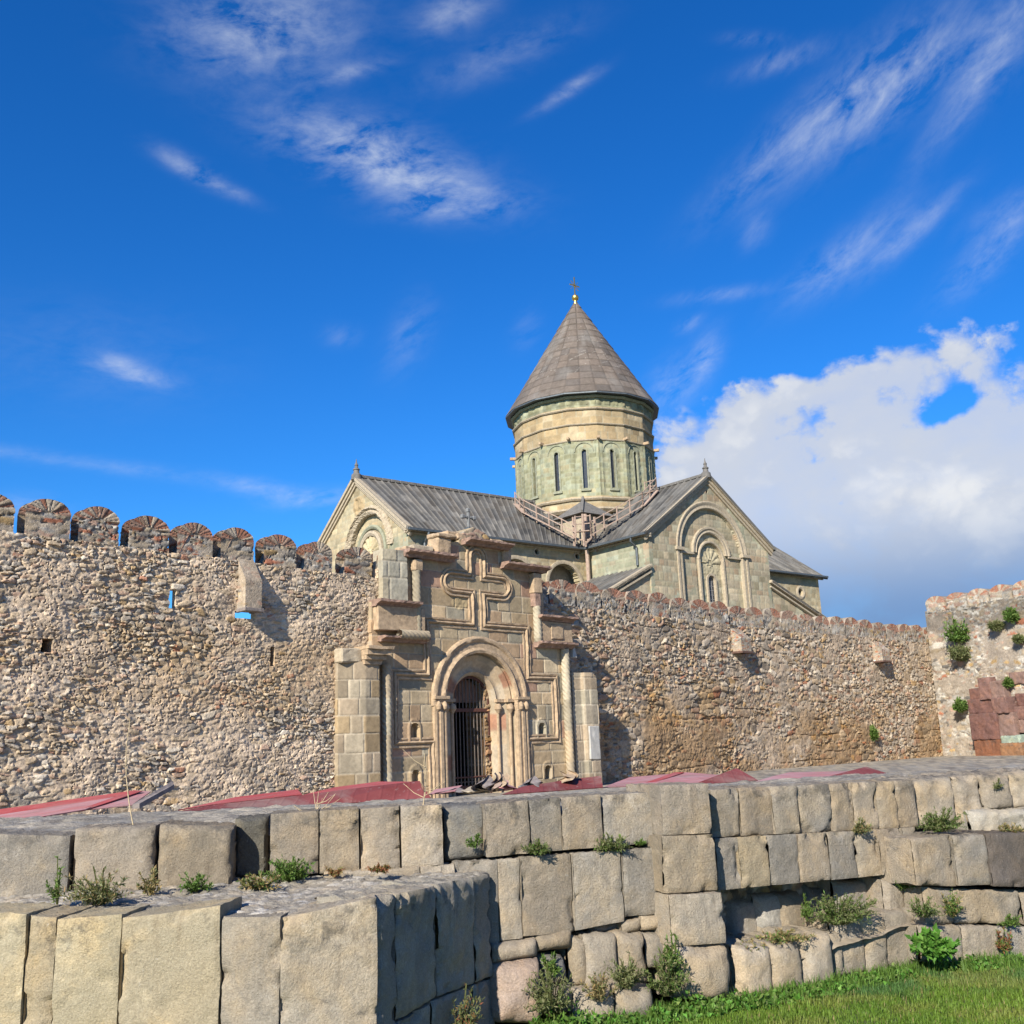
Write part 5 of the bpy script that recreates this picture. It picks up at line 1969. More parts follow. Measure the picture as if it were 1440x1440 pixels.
W2 = [  # second course
    (640, 701, 1212, 1209, 1330, 1326, .0, 4, .02), (702, 733, 1208, 1206, 1324, 1320, .01, 2, .03), (734, 806, 1205, 1200, 1318, 1310, .02, 0, .025), (807, 876, 1200, 1195, 1309, 1296, .03, 4, .025), (877, 945, 1195, 1189, 1290, 1284, .03, 4, .03)]
for q in W2:
    wblock(*q[:6], off=q[6], tint=q[7], rnd=q[8], dark=.15)
# thin levelling course above the front platform
for (x0, x1, y0, y1) in ((455, 540, 1227, 1240), (541, 590, 1222, 1237), (591, 640, 1218, 1236)):
    wblock(x0, x1, y0, y0 - 3, y1, y1 - 3, .06, 2, .04, .03, dark=.1)
# pillar
for (x0, x1, ya, yb, yc, yd, o, t) in ((931, 1000, 1104, 1102, 1175, 1172, .26, 0), (934, 1008, 1175, 1173, 1258, 1253, .28, 3), (943, 1019, 1259, 1255, 1332, 1327, .33, 2)):
    wblock(x0, x1, ya, yb, yc, yd, o, t, .04, .016, .75, dark=.25 if ya < 1150 else .05)
wblock(953, 1031, 1332, 1330, 1412, 1408, .36, 2, .16, .03, .8, 0.0, 'boulder', None, .04, .05)
# upper and second courses, right of the pillar
xs_ = [1001, 1041, 1088, 1124, 1170, 1201, 1235, 1262, 1291]
for i, (a, b) in enumerate(zip(xs_, xs_[1:])):
    f0, f1 = (a - 1001) / 290, (b - 1001) / 290
    wblock(a, b, 1110 - 14 * f0, 1110 - 14 * f1, 1178 - 15 * f0, 1178 - 15 * f1, random.Random(i).uniform(-.02, .02), [2, 0, 2, 4, 0, 0, 3, 0][i], .05, .026, .6, .45)
xs_ = [1008, 1041, 1082, 1124, 1167, 1205, 1238, 1273, 1292]
for i, (a, b) in enumerate(zip(xs_, xs_[1:])):
    f0, f1 = (a - 1008) / 284, (b - 1008) / 284
    wblock(a, b, 1179 - 16 * f0, 1179 - 16 * f1, 1253 - 27 * f0, 1253 - 27 * f1, .05 + random.Random(i + 9).uniform(-.02, .02), [4, (.37, .30, .20), 4, 0, 4, 2, 0, 4][i], .03, .018, .6, .12)
# right end: upper course set back in plaster, lower courses stepping forward
for (a, b, y0, y1, y2, y3, o, t) in ((1291, 1345, 1097, 1092, 1164, 1160, -.1, 2), (1346, 1382, 1092, 1089, 1160, 1158, -.1, 0), (1383, 1425, 1089, 1086, 1140, 1138, -.1, 0), (1426, 1475, 1086, 1082, 1138, 1136, -.1, 2)):
    wblock(a, b, y0, y1, y2, y3, o, t, .09, .05, .8, .5)
wblock(1372, 1475, 1140, 1137, 1178, 1176, .1, (.42, .38, .31), .1, .05, .9, .1)
for (a, b, y0, y1, y2, y3, o, t) in ((1287, 1343, 1180, 1174, 1246, 1247, .48, 0), (1344, 1391, 1175, 1173, 1246, 1245, .50, 4), (1392, 1480, 1172, 1170, 1247, 1249, .52, (.17, .145, .125))):
    wblock(a, b, y0, y1, y2, y3, o, t, .05, .025, .8, .3)
for (a, b, y0, y1, y2, y3, o, t) in ((1303, 1342, 1247, 1249, 1303, 1300, .40, 2), (1343, 1437, 1250, 1252, 1300, 1300, .42, 2), (1438, 1490, 1252, 1252, 1301, 1301, .42, 0),
                                     (1296, 1322, 1302, 1302, 1355, 1354, .42, 2), (1323, 1355, 1303, 1301, 1358, 1357, .46, 2), (1356, 1408, 1302, 1302, 1372, 1374, .46, 0), (1409, 1480, 1303, 1303, 1376, 1380, .46, 4)):
    wblock(a, b, y0, y1, y2, y3, o, t, .07, .03, .7, .1)
# rough foundation left of the pillar
for (a, b, y0, y1, y2, y3, o, t, r_) in ((693, 756, 1328, 1318, 1354, 1348, .08, 0, .09), (757, 807, 1313, 1308, 1342, 1334, .06, 3, .10), (695, 765, 1356, 1350, 1445, 1440, .20, (.40, .31, .25), .16),
                                          (765, 800, 1344, 1343, 1386, 1384, .10, (.27, .255, .225), .14), (801, 828, 1314, 1320, 1392, 1388, .02, 3, .10), (825, 875, 1318, 1312, 1396, 1394, .12, 2, .10),
                                          (868, 911, 1312, 1311, 1392, 1386, .08, 2, .09), (908, 945, 1312, 1311, 1364, 1360, .05, 4, .08), (874, 903, 1294, 1292, 1313, 1310, -.02, 2, .05), (904, 936, 1289, 1286, 1311, 1307, .02, 3, .05),
                                          (871, 926, 1391, 1389, 1444, 1440, .42, (.40, .35, .28), .13), (812, 872, 1394, 1392, 1460, 1456, .3, 2, .12), (828, 873, 1298, 1296, 1316, 1313, -.14, 4, .06), (764, 812, 1386, 1386, 1430, 1428, .16, 0, .1)):
    wblock(a, b, y0, y1, y2, y3, o, t, r_, .035, .7, 0.0, 'boulder', None, .03, .04)
# hollow under the overhanging course right of the pillar, boulders below
for (a, b, y0, y1, y2, y3, o, t, r_) in ((1027, 1070, 1262, 1262, 1330, 1325, -.42, (.30, .285, .26), .1), (1066, 1102, 1258, 1256, 1314, 1310, -.34, (.42, .39, .34), .09), (1097, 1133, 1258, 1252, 1316, 1310, -.30, 3, .08),
                                          (1133, 1180, 1246, 1242, 1310, 1302, -.45, (.27, .26, .23), .1), (1180, 1245, 1240, 1234, 1296, 1286, -.22, 4, .1), (1245, 1273, 1236, 1234, 1284, 1280, .08, 0, .09), (1272, 1300, 1232, 1230, 1275, 1275, .12, 0, .08),
                                          (1024, 1050, 1334, 1332, 1412, 1410, .12, 2, .09), (1040, 1092, 1330, 1328, 1410, 1404, .30, 2, .12), (1086, 1133, 1324, 1320, 1402, 1396, .30, 2, .12), (1131, 1172, 1317, 1314, 1392, 1386, .30, 2, .12),
                                          (1168, 1188, 1312, 1306, 1378, 1376, .20, 2, .09), (1176, 1218, 1296, 1290, 1378, 1372, .16, 2, .09), (1214, 1248, 1288, 1284, 1374, 1368, .18, 2, .08), (1240, 1298, 1282, 1276, 1368, 1364, .20, 2, .08)):
    wblock(a, b, y0, y1, y2, y3, o, t, r_, .035, .6, 0.0, 'boulder', None, .03, .03)
# rubble core of the wall behind and between the stones
core_fn = rubble_fn(71, .16, .11, .35, (.30, .265, .21), (3, 3, 1.2, 1.5, .6, 1.5), amp=.05)
off = -.40
cp_ = [a for a in WALL[1:7]]
relief('rubble_core', [c + np.array([.05, .62]) for c in cp_], -.1, 2.02, .03, core_fn, M['rubble'], rwall, None, .2)
# ledge of small rubble and earth at the foot of the hollow
A_, B_ = wallpt(1024, 1330, 0), wallpt(1290, 1280, 0)
nu, nv = 90, 26
s, t = np.meshgrid(np.linspace(0, 1, nu), np.linspace(0, 1, nv))
d = (B_ - A_)[:2] / np.linalg.norm((B_ - A_)[:2])
n_ = np.array([d[1], -d[0]])
W_ = np.linalg.norm((B_ - A_)[:2])
X = A_[0] + d[0] * s * W_ + n_[0] * (.28 - .85 * t)
Y = A_[1] + d[1] * s * W_ + n_[1] * (.28 - .85 * t)
Z = .50 + .20 * s + .16 * t + .08 * (fbm(X * 4, Y * 4, 7, 4) - .5)
idx = np.arange(nu * nv).reshape(nv, nu)
npmesh('earth_ledge', np.stack([X, Y, Z], -1).reshape(-1, 3), np.stack([idx[:-1, :-1], idx[:-1, 1:], idx[1:, 1:], idx[1:, :-1]], -1).reshape(-1, 4), M['earth'], rwall)

# ================================================================== PLATFORM AT THE LEFT FRONT
plat = thing('stone_bastion', 'projecting corner of tall pale sandstone blocks with a rubble top at the left front', 'wall', (-1.8, 8.6, 0))
PF = [np.array(q) for q in ((-7.2, 8.35), (-3.0, 8.08), (-2.3, 8.04), (-1.74, 7.98), (-1.16, 8.16))]
PR = [np.array(q) for q in ((-1.16, 8.16), (-.34, 10.2))]


def ppt(px, poly, py):
    t = ray(px, py)
    for a, b in zip(poly, poly[1:]):
        den = (b[0] - a[0]) - t[0] * (b[1] - a[1])
        k = (t[0] * a[1] - a[0]) / den
        if -.02 <= k <= 1.02:
            return a + (b - a) * k
    a, b = (poly[0], poly[1]) if t[0] * a[1] < a[0] else (poly[-2], poly[-1])
    den = (b[0] - a[0]) - t[0] * (b[1] - a[1])
    k = (t[0] * a[1] - a[0]) / den
    return a + (b - a) * k


def pblock(poly, x0, x1, ytl, ytr, ybl=None, ybr=None, tint=0, rnd=.04, rough=.02, out=0.0, name='stone_block', dark=.2):
    _seed[0] += 1
    a, b = ppt(x0, poly, 1330), ppt(x1, poly, 1330)
    d = (b - a) / np.linalg.norm(b - a)
    n = np.array([d[1], -d[0]])
    z = [EYE + ray(x0, ytl)[2] * a[1], EYE + ray(x1, ytr)[2] * b[1]]
    zb0 = -.05 if ybl is None else EYE + ray(x0, ybl)[2] * a[1]
    zb1 = -.05 if ybr is None else EYE + ray(x1, ybr)[2] * b[1]
    t = SAND[tint] if isinstance(tint, int) else tint
    a, b = a + d * .003 + n * out, b - d * .003 + n * out
    return block(name, plat, a, b, (z[0], z[1], zb0, zb1), .5, _seed[0], t, rnd, rough, .024, None, .010, dark)


YEL = (.50, .425, .285)
for (x0, x1, a, b, t) in ((-160, 34, 1282, 1286, YEL), (35, 76, 1289, 1291, (.46, .38, .255)), (77, 168, 1294, 1287, YEL), (170, 309, 1292, 1274, (.495, .415, .28)), (311, 393, 1290, 1289, (.38, .33, .26)), (395, 531, 1292, 1262, (.425, .365, .28))):
    pblock(PF, x0, x1, a, b, None, None, t, .024, .014, dark=.30)
SH = (.40, .36, .295)
for (x0, x1, a, b, c, d_, t) in ((531, 559, 1264, 1258, 1470, 1455, SH), (560, 614, 1258, 1246, 1436, 1402, SH), (616, 668, 1244, 1235, 1402, 1382, (.42, .38, .31)), (669, 692, 1233, 1228, 1382, 1372, SH)):
    pblock(PR, x0, x1, a, b, c, d_, t, .05, .035, dark=.3)
for (x0, x1, a, b, t) in ((545, 606, 1452, 1412, SH), (607, 664, 1408, 1388, SH), (665, 694, 1386, 1376, SH)):
    pblock(PR, x0, x1, a, b, None, None, t, .05, .035, dark=.1)
# its rubble top
nu, nv = 300, 110
s, t = np.meshgrid(np.linspace(0, 1, nu), np.linspace(0, 1, nv))
fl = np.array(PF + [PR[1]])
cum = np.concatenate([[0], np.cumsum(np.linalg.norm(np.diff(fl, axis=0), axis=1))])
fx, fy = np.interp(s * cum[-1], cum, fl[:, 0]), np.interp(s * cum[-1], cum, fl[:, 1])
bxx, byy = -7.4 + s * 7.1, np.interp(-7.4 + s * 7.1, WALL[:, 0], WALL[:, 1]) + .3
X = fx * (1 - t) + bxx * t
Y = (fy + .06) * (1 - t) + byy * t
f1, f2, i1, i2, lx, ly = cells(X, Y, .085, .075, 171)
pe = np.clip((f2 - f1) / .35, 0, 1)
Z = 1.60 + .06 * t + .020 * np.sqrt(pe) * (i2 > .3) + .05 * (fbm(X * 2, Y * 2, 172, 4) - .5) - .05 * (1 - ss(t, 0, .08))
Z = Z + .10 * ss(X, -4.5, -7) * 0
c = pick(i1, [(.33, .30, .255), (.27, .245, .205), (.42, .39, .34), (.22, .20, .17), (.31, .265, .205)], [3, 3, 1.6, 2, 2.4])
c = np.where((i2 > .3)[..., None], c, np.array((.29, .255, .205))) * (.85 + .3 * fbm(X * 9, Y * 9, 173, 3))[..., None]
idx = np.arange(nu * nv).reshape(nv, nu)
npmesh('rubble_top', np.stack([X, Y, Z], -1).reshape(-1, 3), np.stack([idx[:-1, :-1], idx[:-1, 1:], idx[1:, 1:], idx[1:, :-1]], -1).reshape(-1, 4), M['rubble'], plat, c.reshape(-1, 3), True, 60)

# ================================================================== RED SHEETS AND SCRAP ON THE YARD
def sheet(name, poly, label, cat, mat, thick=.012, group=None):
    """poly of (px, py, distance): a bent sheet of tin lying on the yard"""
    mb = MB()
    P = [at(*q) for q in poly]
    top = [mb.bm.verts.new(p) for p in P]
    bot = [mb.bm.verts.new(p + np.array([0, .01, -thick])) for p in P]
    mb.bm.faces.new(top)
    mb.bm.faces.new(bot[::-1])
    m = len(P)
    for k in range(m):
        mb.bm.faces.new([top[k], bot[k], bot[(k + 1) % m], top[(k + 1) % m]])
    o = mb.build(name, mat)
    return tag(o, label, cat, group)


G_ = 'red tin sheets lying behind the retaining wall'
sheet('tin_sheet', [(-80, 1176, 14.5), (60, 1148, 15.5), (120, 1138, 16), (165, 1120, 18), (60, 1137, 17.8), (-80, 1158, 17)], 'bleached pink tin sheet at the far left on the yard', 'tin sheet', M['pink'], group=G_)
sheet('tin_sheet', [(-80, 1160, 17.2), (60, 1138, 18), (168, 1119, 18.2), (192, 1111, 19.5), (100, 1127, 19.4), (-80, 1149, 19)], 'bright red tin sheet edge behind the bleached pink sheet at far left', 'tin sheet', M['red'], group=G_)
sheet('tin_sheet', [(108, 1140, 16.2), (185, 1132, 16.4), (212, 1113, 18.2), (196, 1112, 18.2)], 'pale lilac tin sheet ending beside the grey plank', 'tin sheet', M['pink'], group=G_)
sheet('tin_sheet', [(104, 1141, 16.0), (116, 1140, 16.0), (200, 1112, 18.0), (188, 1111, 18.0)], 'narrow red folded strip across the pale sheets at left', 'tin sheet', M['red'], group=G_)
sheet('wooden_plank', [(186, 1131, 16.2), (196, 1130, 16.2), (245, 1103, 17.2), (241, 1099, 17.2)], 'grey weathered plank propped up at the end of the left red sheets', 'plank', M['plank'], .07)
sheet('tin_sheet', [(250, 1141, 14.6), (440, 1132, 15), (606, 1122, 15.4), (590, 1098, 15.7), (520, 1106, 15.7), (425, 1118, 15.4), (300, 1132, 15)], 'long red tin sheet with shade painted maroon in front of the left gate pier', 'tin sheet', M['maroon'], group=G_)  # shaded front face of the big red sheet, the shade put into its colour
sheet('tin_sheet', [(250, 1139, 14.9), (300, 1131, 15.2), (425, 1117, 15.6), (418, 1110, 17), (330, 1121, 16.6)], 'bright red tin sheet behind the long maroon one, left half', 'tin sheet', M['red'], group=G_)
sheet('tin_sheet', [(425, 1118, 15.5), (590, 1099, 15.9), (532, 1099, 17.2), (470, 1107, 17)], 'bright red tin sheet behind the long maroon one, nearest the gate pier', 'tin sheet', M['red'], group=G_)
sheet('tin_sheet', [(603, 1117, 16.0), (640, 1112, 16.0), (650, 1104, 17.0), (612, 1110, 17)], 'small pink tin scrap just left of the iron gate', 'tin sheet', M['pink'], group=G_)
sheet('tin_sheet', [(706, 1117, 15.6), (848, 1107, 16), (845, 1091, 16.4), (808, 1095, 16.4), (735, 1106, 16.0)], 'maroon tin sheet with flaking paint in front of the right gate pier', 'tin sheet', M['maroon'], group=G_)
sheet('tin_sheet', [(848, 1107, 16.6), (1000, 1101, 17), (1016, 1090, 19.5), (965, 1086, 20.5), (885, 1093, 20)], 'wide bleached pink tin sheet right of the gate', 'tin sheet', M['pink'], group=G_)
sheet('tin_sheet', [(898, 1104, 17.2), (908, 1104, 17.2), (962, 1086, 20.2), (948, 1086, 20.2)], 'red folded strip lying on the wide pink sheet', 'tin sheet', M['red'], group=G_)
sheet('tin_sheet', [(972, 1104, 16.8), (1066, 1097, 17.2), (1036, 1080, 17.6), (1014, 1090, 17.4)], 'maroon tin sheet bent up to a peak above the square pillar', 'tin sheet', M['maroon'], group=G_)
sheet('tin_sheet', [(1062, 1099, 17.4), (1160, 1094, 17.8), (1205, 1084, 20.5), (1110, 1086, 20.5), (1085, 1092, 18.5)], 'pink tin sheet right of the bent maroon peak', 'tin sheet', M['pink'], group=G_)
sheet('tin_sheet', [(1152, 1095, 17.6), (1256, 1090, 18), (1218, 1078, 18.4), (1192, 1086, 18.2)], 'rightmost maroon tin sheet bent up to a low peak', 'tin sheet', M['maroon'], group=G_)
# heap of scrap by the door
rnd = random.Random(12)
heap = thing('scrap_heap', 'heap of torn pale tin and grey rubble in front of the iron gate', 'scrap', at(690, 1112, 16))
for (px, py, w, h, m) in ((684, 1104, .30, .18, 'plank'), (697, 1103, .16, .22, 'wood'), (704, 1102, .16, .22, 'gtrim'), (712, 1105, .22, .14, 'pink'), (664, 1112, .4, .08, 'trim'), (640, 1113, .45, .06, 'plank'), (750, 1104, .35, .16, 'plank'), (798, 1094, .20, .14, 'gtrim')):
    c = at(px, py, 16.2)
    n1 = 9
    s, t = np.meshgrid(np.linspace(-1, 1, n1), np.linspace(0, 1, n1))
    ph = rnd.uniform(0, 6)
    X = c[0] + s * w * .6 * (1 - .4 * t) + .08 * np.sin(5 * t + ph)
    Y = c[1] + .15 * np.sin(4 * s + ph) + .1 * np.cos(6 * t)
    Z = c[2] - h * .5 + h * t * (1 + .3 * np.sin(3 * s + ph))
    P = np.stack([X, Y, Z], -1)
    Nn = np.broadcast_to(np.array([0, -1.0, .2]), P.shape)
    surf('torn_scrap', P, Nn, .02 * np.sin(9 * s + 7 * t), np.full(P.shape, .3), M[m], heap, None, .02, 40)

# ================================================================== PLANTS
def leaves(P, D, Nrm, L, W):
    """folded diamond leaves: base P, direction D, normal Nrm"""
    S = np.cross(D, Nrm)
    S /= np.linalg.norm(S, axis=1, keepdims=True) + 1e-9
    a = P
    b = P + D * (L * .45)[:, None] + S * (W * .5)[:, None] + Nrm * (W * .12)[:, None]
    c = P + D * L[:, None]
    d = P + D * (L * .45)[:, None] - S * (W * .5)[:, None] + Nrm * (W * .12)[:, None]
    V = np.stack([a, b, c, d], 1).reshape(-1, 3)
    F = np.arange(len(V)).reshape(-1, 4)
    return V, F


GREEN = dict(
    grey=[(.14, .165, .065), (.17, .185, .085), (.12, .15, .05), (.20, .195, .095)],
    mid=[(.09, .165, .03), (.11, .19, .038), (.07, .13, .025), (.15, .205, .055)],
    bright=[(.08, .20, .025), (.10, .24, .035), (.06, .16, .02), (.14, .26, .05)],
    dry=[(.30, .22, .10), (.24, .16, .075), (.18, .16, .06), (.34, .27, .14)],
    rust=[(.28, .10, .05), (.22, .08, .04), (.20, .13, .05), (.13, .15, .04)])


def plant(name, label, loc, rad, hgt, n, leaf, kind, seed, droop=.3, cat='plant', group=None, lean=(0, -.35), blade=False, mix=None):
    """stems that fan out of one root, each set with small leaves"""
    rs = np.random.RandomState(seed)
    V, F, C = [], [], []
    tot = 0
    if leaf < .12:
        hgt, n = hgt * .86, max(6, int(n * .72))
    else:
        rad, hgt = rad * .72, hgt * .72
    loc = np.array(loc, float)
    per = 30 if leaf < .09 else 22
    if leaf < .07:
        leaf, n = leaf * .72, int(n * 1.5)
    for i in range(n):
        az = rs.rand() * 2 * math.pi
        sp = rs.rand() ** .6
        b = np.array([math.cos(az) * rad * .25 * sp, math.sin(az) * rad * .18 * sp, 0])
        tip = np.array([math.cos(az) * rad * sp + lean[0] * rad, math.sin(az) * rad * .7 * sp + lean[1] * rad, hgt * (.22 + .95 * rs.rand() ** 1.3) * (1.08 - .4 * sp)])
        t = np.linspace(0, 1, 8)[:, None]
        midp = b * .4 + tip * .5 + np.array([0, 0, hgt * droop * .6])
        cv = b * (1 - t) ** 2 + 2 * midp * t * (1 - t) + tip * t ** 2
        w = .0035 + .0025 * rs.rand()
        sd = np.array([math.sin(az), -math.cos(az), 0]) * w
        q = np.concatenate([cv - sd, cv + sd]) + loc
        V.append(q)
        k = np.arange(7)
        F.append(np.stack([k, k + 8, k + 9, k + 1], -1) + tot)
        tot += 16
        C.append(np.tile(np.array((.10, .11, .04)) if kind != 'dry' else np.array((.3, .24, .13)), (16, 1)))
        tt = (.15 + .85 * rs.rand(per))[:, None]
        pos = b * (1 - tt) ** 2 + 2 * midp * tt * (1 - tt) + tip * tt ** 2 + loc
        D = rs.randn(per, 3) * .8 + (tip - b) / (np.linalg.norm(tip - b) + 1e-6) * .7 + np.array([0, 0, .25])
        D /= np.linalg.norm(D, axis=1, keepdims=True)
        Nm = rs.randn(per, 3) * .5 + np.array([0, -.4, .8])
        Nm -= D * (Nm * D).sum(1, keepdims=True)
        Nm /= np.linalg.norm(Nm, axis=1, keepdims=True)
        L = leaf * (.6 + .8 * rs.rand(per))
        v, f = leaves(pos, D, Nm, L, L * (.5 if kind in ('bright',) else .30 if kind != 'grey' else .24))
        V.append(v)
        F.append(f + tot)
        tot += len(v)
        pal = GREEN[kind]
        cc = pick(rs.rand(per), pal)
        if mix:
            sel = rs.rand(per) < .35
            cc[sel] = pick(rs.rand(sel.sum()), GREEN[mix]) if sel.any() else cc[sel]
        C.append(np.repeat(cc * (.75 + .5 * rs.rand(per))[:, None], 4, 0))
    o = npmesh(name, np.concatenate(V), np.concatenate(F), M['leaf'], None, np.concatenate(C), False)
    return tag(o, label, cat, group)


def on(px, py, off):
    return wallpt(px, py, off)


def top_at(px, py, z):
    d = ray(px, py)
    Y = (z - EYE) / d[2]
    return np.array([d[0] * Y, Y, z])


GW_ = 'weeds growing on the old masonry'
plant('weed_bush', 'feathery olive green weed on the platform in front of the second block from left', top_at(140, 1272, 1.64), .34, .32, 60, .055, 'grey', 1, group=GW_, mix='dry')
plant('weed_bush', 'thin yellowish weed at the joint beside the feathery olive bush', top_at(212, 1260, 1.64), .14, .26, 16, .05, 'dry', 2, group=GW_, mix='grey')
plant('weed_bush', 'small dark leafy weed under the cracked block of the upper course', top_at(276, 1255, 1.64), .16, .20, 26, .05, 'mid', 3, group=GW_)
plant('weed_bush', 'broad fresh green weed beside the dark recessed stone', top_at(405, 1242, 1.64), .24, .26, 60, .05, 'mid', 4, group=GW_)
plant('weed_bush', 'yellowing straggly weed at the foot of the dark recessed stone', top_at(362, 1252, 1.64), .22, .16, 30, .055, 'dry', 5, group=GW_, mix='mid')
plant('weed_bush', 'tiny green sprig climbing the joint at far left', top_at(80, 1275, 1.64), .10, .42, 12, .045, 'mid', 6, group=GW_)
plant('weed_bush', 'rust coloured sprig on the thin course near the middle', top_at(535, 1226, 1.72), .13, .07, 22, .04, 'rust', 7, group=GW_)
plant('weed_bush', 'low dry sprig left of the rust coloured one', top_at(470, 1232, 1.68), .14, .10, 18, .04, 'rust', 8, group=GW_, mix='dry')
plant('weed_bush', 'small green sprig in the eroded dark block', on(668, 1192, .02), .10, .14, 14, .04, 'mid', 9, group=GW_)
plant('weed_bush', 'green weed hanging from the joint left of the two long blocks', on(757, 1200, .02), .17, .14, 32, .05, 'grey', 10, .1, group=GW_, mix='mid')
plant('weed_bush', 'bushier green weed on the joint left of the square pillar', on(860, 1196, .02), .20, .17, 46, .05, 'grey', 11, .1, group=GW_, mix='mid')
plant('weed_bush', 'tiny sprig close to the left side of the square pillar', on(899, 1190, .02), .07, .10, 10, .035, 'mid', 12, group=GW_)
plant('weed_bush', 'slender weed hanging under the top course right of the pillar', on(1210, 1172, .05), .15, .20, 22, .05, 'grey', 13, .1, group=GW_, mix='dry')
plant('weed_bush', 'round green bush on the ledge near the right edge', on(1323, 1170, .25), .30, .30, 90, .05, 'grey', 14, group=GW_, mix='mid')
plant('weed_bush', 'yellow dry tuft on the ledge at the right edge', on(1425, 1172, .25), .24, .14, 34, .05, 'dry', 15, group=GW_, mix='grey')
plant('weed_bush', 'small tuft in the upper joint by the right edge', on(1402, 1110, -.05), .08, .16, 10, .04, 'grey', 16, group=GW_)
plant('weed_bush', 'large grey green bush growing in the hollow under the overhanging course', on(1180, 1300, .16), .42, .38, 110, .055, 'grey', 17, group=GW_, mix='mid')
plant('weed_bush', 'low yellow green weeds on the ledge in the hollow', on(1100, 1322, .12), .34, .12, 44, .05, 'dry', 18, group=GW_, mix='mid')
plant('weed_bush', 'pale weeds spilling from the hollow next to the pillar', on(1050, 1334, .10), .20, .10, 24, .045, 'dry', 19, group=GW_, mix='grey')
plant('weed_bush', 'leafy sprig high in the hollow, at its right end', on(1272, 1250, .15), .16, .14, 24, .05, 'mid', 20, group=GW_)
plant('weed_bush', 'upright leafy sprig against the tan stone in the hollow', on(1135, 1292, -.1), .08, .26, 14, .05, 'mid', 21, group=GW_)
plant('weed_bush', 'trailing green weed above the nettles', on(1300, 1290, .5), .22, .26, 36, .05, 'grey', 22, group=GW_, mix='mid')
plant('weed_bush', 'weed trailing down the joint near the right edge', on(1340, 1290, .5), .12, .34, 24, .05, 'mid', 23, group=GW_, mix='dry')
plant('weed_bush', 'small weed in the third course at the right edge', on(1420, 1302, .5), .14, .14, 18, .045, 'mid', 24, group=GW_)
plant('weed_bush', 'reddish leafy weed at the wall foot near the right edge', on(1412, 1340, .52), .10, .34, 18, .055, 'rust', 25, group=GW_, mix='mid')
plant('nettle_clump', 'bright green broad leaved nettles at the wall foot right of the hollow', on(1312, 1344, .62), .25, .27, 90, .071, 'bright', 26, cat='plant', group=GW_)
plant('weed_bush', 'dark bushy weed growing at the foot of the wall beside the platform corner', on(775, 1428, .35), .26, .50, 62, .055, 'grey', 27, group=GW_)
plant('weed_bush', 'green weed clump leaning on the pale boulders left of the pillar', on(938, 1400, .42), .25, .46, 56, .055, 'grey', 28, group=GW_, mix='mid')
plant('weed_bush', 'tall leafy stem rising beside the pillar boulder', on(948, 1376, .42), .12, .60, 22, .06, 'mid', 29, group=GW_)
plant('weed_bush', 'spiky grey green weed standing between boulders left of the pillar', on(882, 1390, .34), .20, .36, 44, .06, 'grey', 30, group=GW_)
plant('weed_bush', 'thin dry weed on the boulders above the wall foot', on(846, 1408, .35), .22, .28, 26, .05, 'dry', 31, group=GW_, mix='grey')
plant('weed_bush', 'leafy creeper in the gap beside the round boulder', on(772, 1372, .14), .10, .26, 18, .06, 'mid', 32, group=GW_)
plant('weed_bush', 'weed with a rusty seed head on the shaded side of the platform corner', (*(ppt(630, PR, 1400) + np.array([.12, -.05])), 1.05 - .62), .14, .42, 34, .05, 'grey', 33, group=GW_, mix='rust', lean=(.3, -.2))
# dry stalks on top of the wall
for i, (px, py, hh, bend, lab) in enumerate(((190, 1157, 1.05, -.12, 'tall bare dry stalk standing on the wall top at left'), (592, 1134, .62, .05, 'dry branching stalk standing on the wall top before the gate'), (440, 1141, .20, .04, 'short dry grass tuft on the wall top at left of the gate'))):
    rs = random.Random(i)
    b = Vector(wallpt(px, py, -.25))
    b.z = 2.12
    mb = MB()
    pts = [b + Vector((bend * math.sin(t * 2.2) * (1 if t > 0 else 0), .02 * t, hh * t)) for t in (0, .15, .3, .5, .75, 1)]
    mb.tube(pts, [.007, .006, .006, .005, .004, .003], 5)
    for k in range(9 if i else 3):
        t = .25 + .7 * rs.random()
        p = b + Vector((bend * math.sin(t * 2.2), 0, hh * t))
        q = p + Vector((rs.uniform(-.22, .22) * (1 if i else .3), rs.uniform(-.1, .1), rs.uniform(.08, .22)))
        mb.tube([p, p.lerp(q, .5) - Vector((0, 0, .02)), q], [.004, .003, .002], 4)
    tag(mb.build('dry_stalk', plain('dry_straw' + '_' * i, (.42, .33, .20), .9, 0, 30, .3, .1), None), lab, 'plant', 'dry stalks on the wall top')
# ivy-like bushes in the face of the corner wall
GI = 'bushes rooted in the corner wall'
for i, (px, py, rr, hh, kd, lab) in enumerate(((1348, 905, 1.15, 1.9, 'mid', 'largest dark green bush in the face of the corner wall'), (1352, 930, 1.1, 1.3, 'grey', 'olive bush hanging just below the largest bush of the corner wall'), (1423, 874, .55, .9, 'mid', 'green bush high on the corner wall at the right edge'),
                                               (1402, 885, .6, .6, 'grey', 'thin olive bush left of the highest one on the corner wall'), (1350, 1000, .55, .9, 'mid', 'narrow green bush low in the corner where the walls meet'), (1433, 902, .4, .4, 'grey', 'small tuft at the right edge of the corner wall'), (1418, 965, .35, .5, 'mid', 'small bush above the red buttress'))):
    p = tpt(px, py, .3) if px > 1352 or i in (0, 1) else tpt(1352, py, .5)
    o = plant('wall_bush', lab, p, rr, hh, 90, .2, kd, 60 + i, .2, group=GI, lean=(-.2, -.3))
p = RF2.p(14.6, 0, .15)
q = ray(1228, 1040)
kk = ((RF2.o + RF2.n * .1) @ RF2.n) / (q[:2] @ RF2.n)
